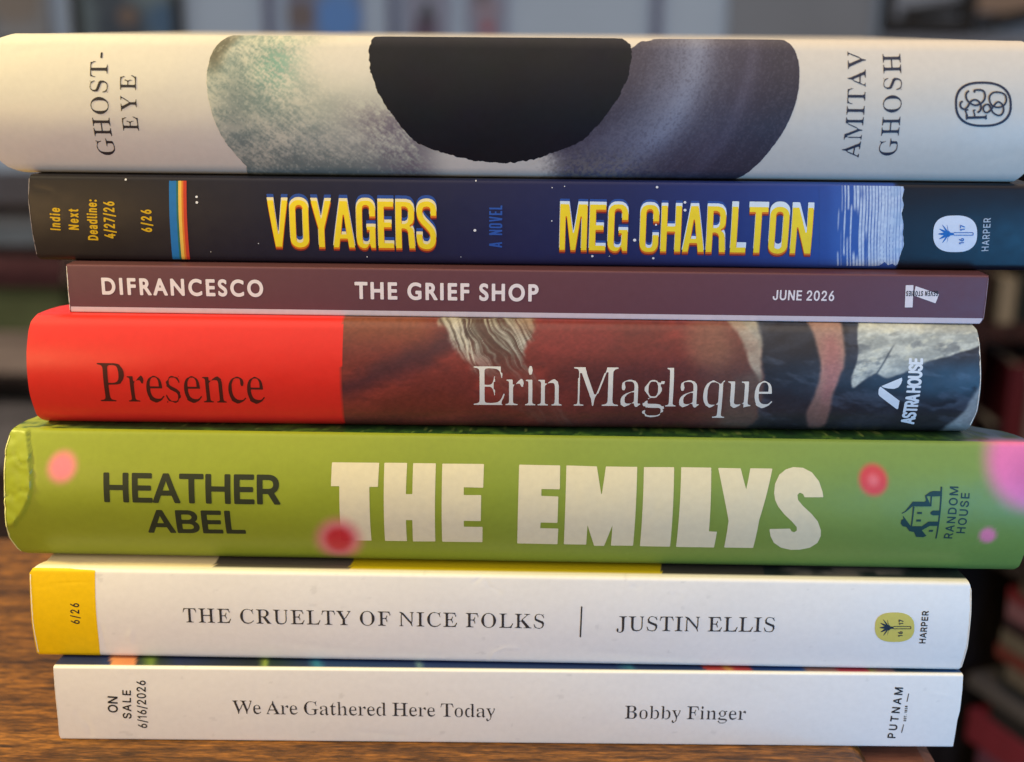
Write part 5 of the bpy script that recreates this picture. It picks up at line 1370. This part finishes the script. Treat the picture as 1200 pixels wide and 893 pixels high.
# ---- 7: cream hardback with the painted eye
bk = Book('hardcover_book', 'cream hardback with a large dark painted eye on its spine, on top of the stack',
          (-1.936, 11.663, -1.578, 137.078, 32.583, 244.527), [(-25.47, 38.91), (1224.4, 48.31), (1204.58, 217.65), (-8.31, 204.87)], 5.6, 2.6, 152,
          left=[(0, 6.0), (.02, 4.2), (.05, 2.6), (.09, 1.4), (.16, .6), (.3, 0), (.8, 0), (.9, .8), (.96, 2.6), (1, 6)], right=[(0, -2), (.1, 0), (.9, 0), (1, -3)], inset=(2, 6, 2, 6), dent=crease_field([([(20, 60), (60, 54), (110, 52)], 5, .06), ([(1150, 190), (1190, 180)], 5, .06)], .25))
CREAMJ = (224, 218, 203)
bk.cover([print_mat('cream_jacket_paper', None, 0.38, 0.38, 0.05, 0.05), PAPER_EDGE], lambda px, py, u, v: linv(CREAMJ), 0.4, 1.0, 0.5, lambda px, d, u: linv(CREAMJ))
bk.hard = True
bk.pages(PAGES, 3)
rough_edge = lambda a, f, s: (lambda U, W: a * (fbm(U * f, W * f, s, 3) - .5) + np.minimum(0, np.minimum(bk.T * .9965 - W, W - bk.T * .004)) * 20)
left_iris = [(300, 30), (275, 39), (262, 43), (252, 52), (246, 64), (243, 84), (245, 106), (250, 130), (259, 155), (271, 176), (286, 196), (296, 210), (420, 214), (560, 214), (610, 206), (640, 194), (600, 190), (540, 150), (500, 90), (470, 30)]


def iris_l(px, py):
    c = np.empty(px.shape + (3,))
    c[:] = (206, 206, 186)
    # distance from the left outline
    prof = np.array([(30, 268), (45, 258), (64, 246), (84, 243), (106, 245), (130, 250), (155, 259), (176, 271), (196, 286), (214, 298)], float)
    d = px - np.interp(py, prof[:, 0], prof[:, 1])
    n = fbm(px * .03, py * .05, 4, 5)
    a1, a2 = px * .8 + py * .6, -px * .6 + py * .8
    sp = .6 * fbm(a1 * .14, a2 * .50, 14, 3) + .4 * fbm(px * .5, py * .5, 15, 2)
    m = sstep(.34, .66, 0.58 * n + .42 * sp)
    c = blend(c, m * (1 - sstep(60, 190, d)) * .8, (128, 147, 140))
    c = blend(c, sstep(.5, .62, sp) * (1 - sstep(40, 150, d)) * .22, (104, 122, 120))
    c = blend(c, np.exp(-((px - 325) / 26) ** 2 - ((py - 78) / 26) ** 2) * sstep(.35, .6, sp) * .9, (120, 168, 150))
    c = blend(c, np.exp(-((px - 278) / 22) ** 2 - ((py - 120) / 40) ** 2) * .6, (112, 128, 126))
    top = (1 - sstep(2, 20, d - 6 * n)) * (1 - sstep(62, 98, py))
    c = blend(c, top * .8, (96, 92, 72))
    low = sstep(125, 200, py + 18 * (n - .5)) * (1 - sstep(440, 560, px)) * sstep(.25, .70, .5 * sp + .5 * n + .2 * sstep(160, 205, py))
    c = blend(c, low * .72, (108, 122, 120))
    vio = np.exp(-((px - (430 + (py - 100) * .55)) / 40) ** 2) * sstep(100, 150, py) * sstep(.30, .64, .6 * sp + .4 * n) * (1 - sstep(500, 560, px))
    c = blend(c, vio * .85, (122, 112, 122))
    fleck = sstep(.66, .72, fbm(px * .35, py * .3, 24, 2)) * (1 - sstep(140, 240, d))
    c = blend(c, fleck * .22, (232, 230, 206))
    cr = sstep(60, 150, d) * (1 - sstep(70, 130, py)) * .9
    c = blend(c, np.clip(cr, 0, 1), CREAMJ)
    cr = sstep(480, 540, px) * sstep(168, 184, py)
    c = blend(c, cr, CREAMJ)
    return linv(np.clip(c, 0, 255))


k = Ink(bk, 'iris_light_side', print_mat('iris_light_print', None, 0.42, 0.35, 0.05, 0.04))
k.shape([smooth_poly(left_iris, 3)], 0.2, merge=False, warp=rough_edge(.3, 1.2, 6))
k.build(iris_l)
right_iris = [(745, 54), (752, 49), (764, 48), (775, 44), (800, 42), (845, 40), (890, 40), (912, 43), (926, 49), (934, 60), (937, 80), (933, 112), (921, 145), (905, 172), (886, 196), (866, 212), (840, 222), (700, 224), (560, 224), (600, 203),
              (620, 196), (634, 184), (650, 170), (675, 150), (700, 122), (720, 90), (730, 66)]


def iris_r(px, py):
    c = np.empty(px.shape + (3,))
    c[:] = (66, 62, 76)
    r = np.hypot((px - 585), (py - 30) * 1.12)
    n = fbm(px * .03, py * .03, 7, 4)
    sp = fbm(px * .35, py * .35, 17, 3)
    ringn = fbm(r * .09, np.arctan2(py - 30, px - 585) * 2.0, 27, 3)
    c = blend(c, sstep(.4, .75, .5 * ringn + .5 * n) * .4, (86, 80, 96))
    fine = .75 * fbm(px * .6, py * .6, 19, 2) + .25 * fbm(r * .3, np.arctan2(py - 30, px - 585) * 7, 29, 2)
    st = (.75 * np.exp(-((r - 226) / 40) ** 2) + .3 * np.exp(-((r - 238) / 14) ** 2)) * (.62 + .5 * (fine - .3)) * (1 - .35 * sstep(150, 200, py))
    c = blend(c, np.clip(st, 0, 1), (150, 160, 182))
    st2 = np.exp(-((r - 300) / 10) ** 2)
    c = blend(c, st2 * .25, (100, 100, 120))
    c = blend(c, (1 - sstep(150, 200, r)) * .3, (88, 82, 92))
    c = blend(c, sstep(300, 350, r) * .6, (56, 54, 64))
    low = sstep(160, 212, py) * (1 - sstep(700, 800, px)) * sstep(.38, .6, sp)
    c = blend(c, low * .7, (140, 134, 122))
    c = blend(c, sstep(.5, .75, fine) * .22, (120, 118, 130))
    c = blend(c, (1 - sstep(.28, .45, fine)) * .12, (44, 42, 52))
    cr = (1 - sstep(630, 668, px + 24 * (sp - .5))) * sstep(170, 186, py)
    c = blend(c, np.clip(cr, 0, 1), CREAMJ)
    return linv(np.clip(c, 0, 255))


k = Ink(bk, 'iris_dark_side', print_mat('iris_dark_print', None, 0.42, 0.35, 0.05, 0.04))
k.shape([smooth_poly(right_iris, 3)], 0.2, merge=False, warp=rough_edge(.22, 1.3, 16))
k.build(iris_r)
pupil = [(455, 38), (442, 41), (434, 46), (431, 57), (433, 76), (438, 94), (446, 112), (458, 130), (471, 148), (484, 163), (500, 172), (522, 180), (546, 186.5), (570, 190.5), (596, 191.5), (624, 187), (653, 177.5), (682, 164), (700, 146), (716, 126), (729, 105),
         (737, 84), (741, 64), (738, 52), (727, 44), (710, 40)]
k = Ink(bk, 'pupil_shape', print_mat('pupil_black_print', None, 0.5, 0.22, 0.14, 0.05))
k.shape([smooth_poly(pupil, 4)], 0.16, merge=False, warp=rough_edge(.65, 1.1, 26))
k.build(lambda px, py: linv(np.stack([23 + 6 * fbm(px * .02, py * .03, 2), 25 + 6 * fbm(px * .02, py * .03, 3), 31 + 9 * fbm(px * .02, py * .03, 5)], -1)))
INKJ = ink_mat('slate_ink', (50, 46, 50))
k = Ink(bk, 'title_lettering', INKJ)
k.text('GHOST-', 'S', (134.6, 182), (125, 61.5), 20.3)
k.text('EYE', 'S', (164.8, 153), (160.6, 88), 18.6)
k.build()
INKB = ink_mat('blue_slate_ink', (50, 54, 72))
k = Ink(bk, 'author_lettering', INKB)
k.text('AMITAV', 'S', (1006.5, 184.8), (1016.4, 60.6), 20.5)
k.text('GHOSH', 'S', (1050, 182), (1057.6, 63), 20.5)
k.build()
k = Ink(bk, 'publisher_logo', INKB)
k.shape(ring(1149.6, 121.7, 33.2, 26.3, 2.6, 2.5), 0.1)
lg = lambda L: [(1100 + x / 11.16, 80 + y / 11.16) for x, y in L]
LINES = [([(330, 640), (585, 632)], 32), ([(330, 600), (334, 665)], 18), ([(588, 600), (586, 662)], 18), ([(345, 640), (335, 590), (320, 545), (355, 535)], 20), ([(440, 632), (436, 590), (425, 545), (450, 540)], 18),
         ([(285, 425), (255, 450), (258, 500), (300, 528), (345, 500), (385, 435), (440, 408), (495, 430), (522, 490), (510, 545), (475, 572)], 24),
         ([(375, 292), (340, 320), (330, 370), (350, 420), (400, 462), (455, 478), (520, 455), (570, 400), (578, 330), (545, 285), (450, 285), (445, 315)], 24),
         ([(590, 465), (552, 500), (560, 555), (600, 572), (640, 545), (690, 480), (745, 435), (800, 470), (815, 540), (790, 595), (740, 608), (680, 575), (650, 520), (625, 475), (590, 465)], 22),
         ([(640, 440), (635, 370), (680, 320), (750, 310), (830, 335), (855, 400), (835, 460), (790, 495), (730, 505), (670, 485), (640, 440)], 22)]
for n, (L, w) in enumerate(LINES):
    P = np.array(lg(L)) if len(L) == 2 else curve(lg(L), 6)
    k.shape([stroke(P, w / 11.16)], 0.08, 0, n + 1)
k.build()

# ================================================================== the room behind, out of focus
def lying_book(loc, rz, size, rgb, label, group, title=None):
    """A closed book lying flat, its spine along its own -y side."""
    L, D, T = size
    t = tag(empty('lying_book', loc, rz), label, 'book', group)
    m = plain_mat('book_cloth', rgb, 0.55, 0.12, 40)
    c = 1.6
    boxes('cover', [(-L / 2, L / 2, 0, D, 0, c), (-L / 2, L / 2, 0, D, T - c, T), (-L / 2, L / 2, -1.5, c - 0.2, 0.2, T - 0.2)], m, t, 0.5)
    boxes('page_block', [(-L / 2 + 3, L / 2 - 3, c + 0.3, D - 4, c + 0.05, T - c - 0.05)], PAGES, t, 0)
    if title:
        boxes('title_panel', [(-L / 2 + L * .2, L / 2 - L * .35, -2.0, -1.6, T * .3, T * .7)], plain_mat('title_panel_ink', title, 0.6, 0.1, 40), t, 0)
    return t


def standing_book(loc, rz, size, rgb, label, group):
    T, D, H = size
    t = tag(empty('standing_book', loc, rz), label, 'book', group)
    m = plain_mat('book_cloth', rgb, 0.55, 0.12, 40)
    c = 1.6
    boxes('cover', [(0, c, 0, D, 0, H), (T - c, T, 0, D, 0, H), (0.2, T - 0.2, -1.5, c - 0.2, 0, H - 0.4)], m, t, 0.5)
    boxes('page_block', [(c + .05, T - c - .05, c + .3, D - 4, 3, H - 3)], PAGES, t, 0)
    return t


# ---- dark bookcase to the right, its shelf turned towards the viewer, with lying books
RZ = math.radians(-69.0)
ca, sa = math.cos(RZ), math.sin(RZ)
near = tag(empty('low_bookcase', (0, 0, -750)), 'dark wood bookcase at right beyond the stack, filled with lying books', 'bookcase')
near.location = Vector((352, 250, -750)) * MM
near.rotation_euler = (0, 0, RZ)
boxes('side_panel', [(-215, -197, -20, 260, 0, 636)], DARK_WOOD, near, 1)
boxes('side_panel', [(300, 318, -20, 260, 0, 636)], DARK_WOOD, near, 1)
boxes('back_panel', [(-196.5, 299.5, 250, 259, 0, 636)], DARK_WOOD, near, 0)
boxes('shelf', [(-196.5, 299.5, -14, 249.5, 342, 360)], DARK_WOOD, near, 1)
boxes('shelf', [(-196.5, 299.5, -14, 249.5, 620, 636)], DARK_WOOD, near, 1)
z = -750 + 360.4
rows = [(33, (44, 34, 32), 'dark brown book at the bottom of the right hand pile', 10), (29, (34, 40, 56), 'dark blue book above the dark brown one in the right hand pile', 4),
        (26, (30, 30, 34), 'black book low in the right hand pile', 12), (22, (78, 86, 76), 'grey green book above the black one in the right hand pile', 4), (15, (84, 50, 72), 'plum book under the crimson one in the right hand pile', -2),
        (22, (108, 36, 52), 'crimson book low in the right hand pile', -8), (14, (34, 32, 38), 'black book resting on the crimson one at right', 2),
        (9, (78, 74, 80), 'grey book in the middle of the right hand pile', -10), (9, (28, 32, 40), 'navy black book above the grey one in the right hand pile', 8), (10, (92, 84, 80), 'taupe book in the upper right hand pile', 12),
        (9, (100, 48, 46), 'rust red book between the two taupe ones at right', 8), (11, (96, 88, 82), 'pale taupe book above the rust red one at right', 5), (8, (44, 28, 36), 'dark plum book below the mauve pink one at right', 12),
        (12, (126, 86, 100), 'mauve pink book near the top of the right hand pile', 8), (8, (118, 38, 50), 'thin bright red book near the top of the right hand pile', 6), (12, (92, 84, 82), 'stone coloured book on top of the right hand pile', 18)]
for T, rgb, lab, dx in rows:
    lx, ly = -60 + dx - 0, 6 + random.uniform(-3, 3)
    wx, wy = 352 + lx * ca - ly * sa, 250 + lx * sa + ly * ca
    lying_book((wx, wy, z), RZ + math.radians(random.uniform(-1.5, 1.5)), (225 + random.uniform(-12, 8), 150, T), rgb, lab, 'lying books in the right bookcase')
    z += T + 0.3

# ---- tall bookcase further back on the right
far = tag(empty('tall_bookcase', (620, 800, -750)), 'dark brown bookcase against the wall at the far right', 'bookcase')
BROWN = wood_mat('red_brown_wood', (30, 16, 14), (58, 34, 30), (72, 44, 38), along='Z')
boxes('side_panel', [(-222, -200, 0, 300, 0, 838)], BROWN, far, 1)
boxes('side_panel', [(400, 420, 0, 300, 0, 838)], BROWN, far, 1)
boxes('back_panel', [(-199.5, 399.5, 290, 299, 0, 838)], BROWN, far, 0)
for zz in (20, 440, 655, 820):
    boxes('shelf', [(-199.5, 399.5, 3, 289.5, zz, zz + 16)], BROWN, far, 1)
X0 = 620 - 190
standing_book((X0 + 2, 806, -78.6), 0, (15, 100, 42), (150, 138, 116), 'small tan book standing on the upper shelf at far right', 'books in the tall bookcase')
for i, (dx, w, h, rgb, lab) in enumerate(((24, 22, 70, (40, 46, 44), 'dark green book beside the small tan one'), (48, 30, 96, (96, 30, 40), 'dark red book right of the green one'), (80, 26, 88, (60, 40, 36), 'brown book right of the dark red one'))):
    standing_book((X0 + dx, 812, -78.6), 0, (w, 110, h), rgb, lab + ' on the upper shelf', 'books in the tall bookcase')
for i, (dx, w, h, rgb, lab) in enumerate(((8, 13, 120, (36, 24, 24), 'dark brown book on the lower shelf at far right'), (22.5, 18, 176, (92, 28, 36), 'bright red book on the lower shelf at far right'), (42, 22, 160, (128, 118, 112), 'pale grey book beside the bright red one'),
                                        (66, 28, 170, (40, 30, 34), 'black book right of the pale grey one'))):
    standing_book((X0 + dx, 812, -293.6), 0, (w, 110, h), rgb, lab, 'books in the tall bookcase')

# ---- low shelf unit at the left, behind the table
low = tag(empty('shelf_unit', (-480, 1000, -750)), 'low dark shelf unit beyond the left end of the table', 'shelf unit')
boxes('top_board', [(-420, 330, -4, 300, 735, 746)], DARK_WOOD, low, 1)
boxes('side_panel', [(-410, -392, 0, 296, 0, 734.6)], DARK_WOOD, low, 1)
boxes('side_panel', [(300, 318, 0, 296, 0, 734.6)], DARK_WOOD, low, 1)
boxes('back_panel', [(-391.5, 299.5, 286, 295, 0, 734.6)], DARK_WOOD, low, 0)
for zz in (120, 350, 549):
    boxes('shelf', [(-391.5, 299.5, 2, 285.5, zz, zz + 12)], DARK_WOOD, low, 1)
zb = -750 + 561.4
def tub(name, x0, x1, z0, z1, rgb, label):
    t = tag(empty(name, ((x0 + x1) / 2, 1010, z0)), label, 'box', 'storage boxes on the left shelf unit')
    w, h = (x1 - x0) / 2, z1 - z0
    boxes('box_body', [(-w, w, 0, 200, 0, h * .8)], plain_mat('box_card', rgb, 0.7, 0.15, 30), t, 2)
    boxes('box_lid', [(-w - 2, w + 2, -2, 202, h * .8 + .3, h)], plain_mat('box_lid_card', tuple(c * .9 for c in rgb), 0.7, 0.15, 30), t, 2)
tub('storage_box', -660, -470, zb, zb + 46, (168, 154, 144), 'taupe storage box under the green one on the left shelf unit')
tub('storage_box', -655, -475, zb + 46.4, zb + 96, (92, 104, 72), 'moss green storage box on top of the taupe one at left')
z = zb + 96.6
for T, rgb, lab in ((16, (70, 40, 46), 'maroon book lying on the moss green box'), (15, (96, 62, 66), 'dusty red book lying on the maroon one at left'), (12, (50, 36, 38), 'dark brown book near the top of the left pile')):
    lying_book((-560 + random.uniform(-6, 6), 1004, z), math.radians(random.uniform(-2, 2)), (190, 140, T), rgb, lab, 'lying books on the left shelf unit', (120, 80, 84) if T == 15 else None)
    z += T + .3
for T, rgb, lab in ((20, (112, 126, 140), 'blue grey book in the left pile below the board'), (16, (128, 136, 146), 'pale blue grey book at the top of the left pile')):
    lying_book((-560 + random.uniform(-6, 6), 1004, z), math.radians(random.uniform(-2, 2)), (186, 140, T), rgb, lab, 'lying books on the left shelf unit')
    z += T + .3
zb = -750 + 362.4
tub('storage_box', -660, -480, zb, zb + 90, (70, 56, 50), 'dark brown storage box on the lower left shelf')
tub('storage_box', -655, -478, zb + 90.4, zb + 162, (134, 132, 134), 'grey storage box on top of the dark brown one at left')
tub('storage_box', -440, -300, zb, zb + 120, (52, 40, 36), 'dark storage box beside the brown one on the lower left shelf')

# ---- things on the wall
def picture(name, cx, cz, w, h, frame_rgb, label, patches, fw=12, ground=(150, 155, 165)):
    t = tag(empty(name, (cx, 1797, cz)), label, 'picture', 'pictures on the back wall')
    fm = plain_mat('picture_frame_paint', frame_rgb, 0.5, 0.1, 30)
    if fw:
        boxes('frame', [(-w / 2, w / 2, -16, 2.5, -h / 2, -h / 2 + fw), (-w / 2, w / 2, -16, 2.5, h / 2 - fw, h / 2),
                        (-w / 2, -w / 2 + fw, -15.5, 2.4, -h / 2 + fw + .1, h / 2 - fw - .1), (w / 2 - fw, w / 2, -15.5, 2.4, -h / 2 + fw + .1, h / 2 - fw - .1)], fm, t, 1)
    m, nt, b = new_mat('picture_print')
    tc = nt.nodes.new('ShaderNodeTexCoord').outputs['Object']
    col = lin(*ground)
    out = mix(nt, grey(nt, noise(nt, tc, 14, 4), 0, 0.35), col, tuple(c * .7 for c in col))
    for x, z, r, rgb in patches:
        mp = nt.nodes.new('ShaderNodeVectorMath'); mp.operation = 'DISTANCE'
        nt.links.new(tc, mp.inputs[0]); mp.inputs[1].default_value = (x * MM, -6 * MM, z * MM)
        mr = nt.nodes.new('ShaderNodeMapRange')
        mr.inputs['From Min'].default_value = r * .7 * MM; mr.inputs['From Max'].default_value = r * 1.2 * MM
        mr.inputs['To Min'].default_value = 1; mr.inputs['To Max'].default_value = 0
        nt.links.new(mp.outputs['Value'], mr.inputs['Value'])
        out = mix(nt, mr.outputs[0], out, lin(*rgb))
    nt.links.new(out, b.inputs['Base Color'])
    b.inputs['Roughness'].default_value = 0.5
    boxes('print', [(-w / 2 + fw * .6, w / 2 - fw * .6, -6, 2, -h / 2 + fw * .6, h / 2 - fw * .6)], m, t, 0)
    return t


picture('framed_picture', -616, 300, 176, 330, (44, 46, 48), 'tall dark framed print with a blue scene, hung at upper left', [(-10, -128, 46, (62, 78, 98)), (0, -112, 16, (120, 108, 104)), (58, -120, 30, (74, 110, 150)), (-30, -80, 30, (70, 86, 104))], 14, (112, 136, 152))
picture('unframed_print', -835, 300, 190, 300, (140, 148, 160), 'grey and tan print at the upper left corner of the wall', [(-30, -118, 40, (82, 98, 122)), (40, -80, 50, (136, 134, 134)), (-60, -60, 40, (112, 116, 124))], 12, (136, 146, 160))
picture('unframed_print', -303, 300, 118, 290, (150, 154, 164), 'print with a sky blue patch and a brown patch on the wall', [(22, -112, 40, (92, 146, 226)), (-36, -110, 24, (112, 108, 116)), (30, -60, 30, (98, 148, 220))], 0, (120, 134, 168))
picture('unframed_print', -140, 285, 70, 260, (150, 154, 164), 'print of a dark standing figure on pale grey, upper centre', [(0, -98, 15, (62, 70, 84)), (-2, -118, 20, (90, 80, 108)), (2, -78, 8, (70, 80, 90))], 0, (142, 154, 188))
picture('unframed_print', -45, 285, 64, 260, (150, 154, 164), 'print of a mauve figure with a red base, upper centre', [(2, -112, 11, (160, 84, 98)), (0, -84, 20, (146, 140, 164)), (-8, -60, 14, (110, 110, 124))], 0, (142, 154, 188))
for bx in (-392, -195, 226):
    tag(boxes('wall_batten', [(bx - 7, bx + 7, 1788, 1799.8, -748, 1890)], plain_mat('batten_paint', (112, 122, 156), 0.7, 0.05, 5), None, 1),
        {-392: 'narrow grey wall batten left of the sky blue print', -195: 'narrow grey wall batten left of the dark figure print', 226: 'narrow grey wall batten right of centre, with no print beside it'}[bx], 'batten', 'battens on the back wall')
tag(boxes('wall_panel', [(340, 570, 1790, 1799.7, -748, 1890)], plain_mat('grey_panel_paint', (134, 146, 164), 0.8, 0.05, 5), None, 1), 'flat grey wall panel left of the dark window frame', 'wall panel')
win = tag(empty('dark_framed_window', (655, 1790, 320)), 'dark framed pane on the wall, upper right', 'window')
FR = plain_mat('black_frame_paint', (36, 38, 42), 0.5, 0.1, 20)
boxes('frame', [(-72, -56, -14, 8, -150, 150), (52, 74, -14, 8, -150, 150), (-55.8, 51.8, -12, 7, -150, -128), (-55.8, 51.8, -12, 7, 130, 150)], FR, win, 1)
boxes('pane', [(-56.5, 52.5, 0, 4, -128.5, 130.5)], plain_mat('pane_grey', (144, 158, 180), 0.25, 0.08, 9), win, 0)
boxes('glazing_bar', [(-56, 52, -8, -1, -122, -104)], FR, win, 1).rotation_euler = (0, math.radians(-8), 0)
art = tag(empty('leaning_bracket', (800, 1770, 196)), 'black angled bracket with a brown board behind it, far upper right', 'bracket')
boxes('board', [(-76, 190, 10, 20, 6, 200)], plain_mat('brown_board', (150, 134, 124), 0.7, 0.15, 12), art, 1)
boxes('bracket_arm', [(-70, 170, -6, 8, -8, 12)], FR, art, 1).rotation_euler = (0, math.radians(-14), 0)
tag(boxes('wall_ledge', [(575, 1300, 1740, 1789, 120, 166)], plain_mat('grey_ledge_paint', (120, 130, 150), 0.7, 0.08, 6), None, 2), 'grey ledge on the wall below the dark framed pane', 'ledge')
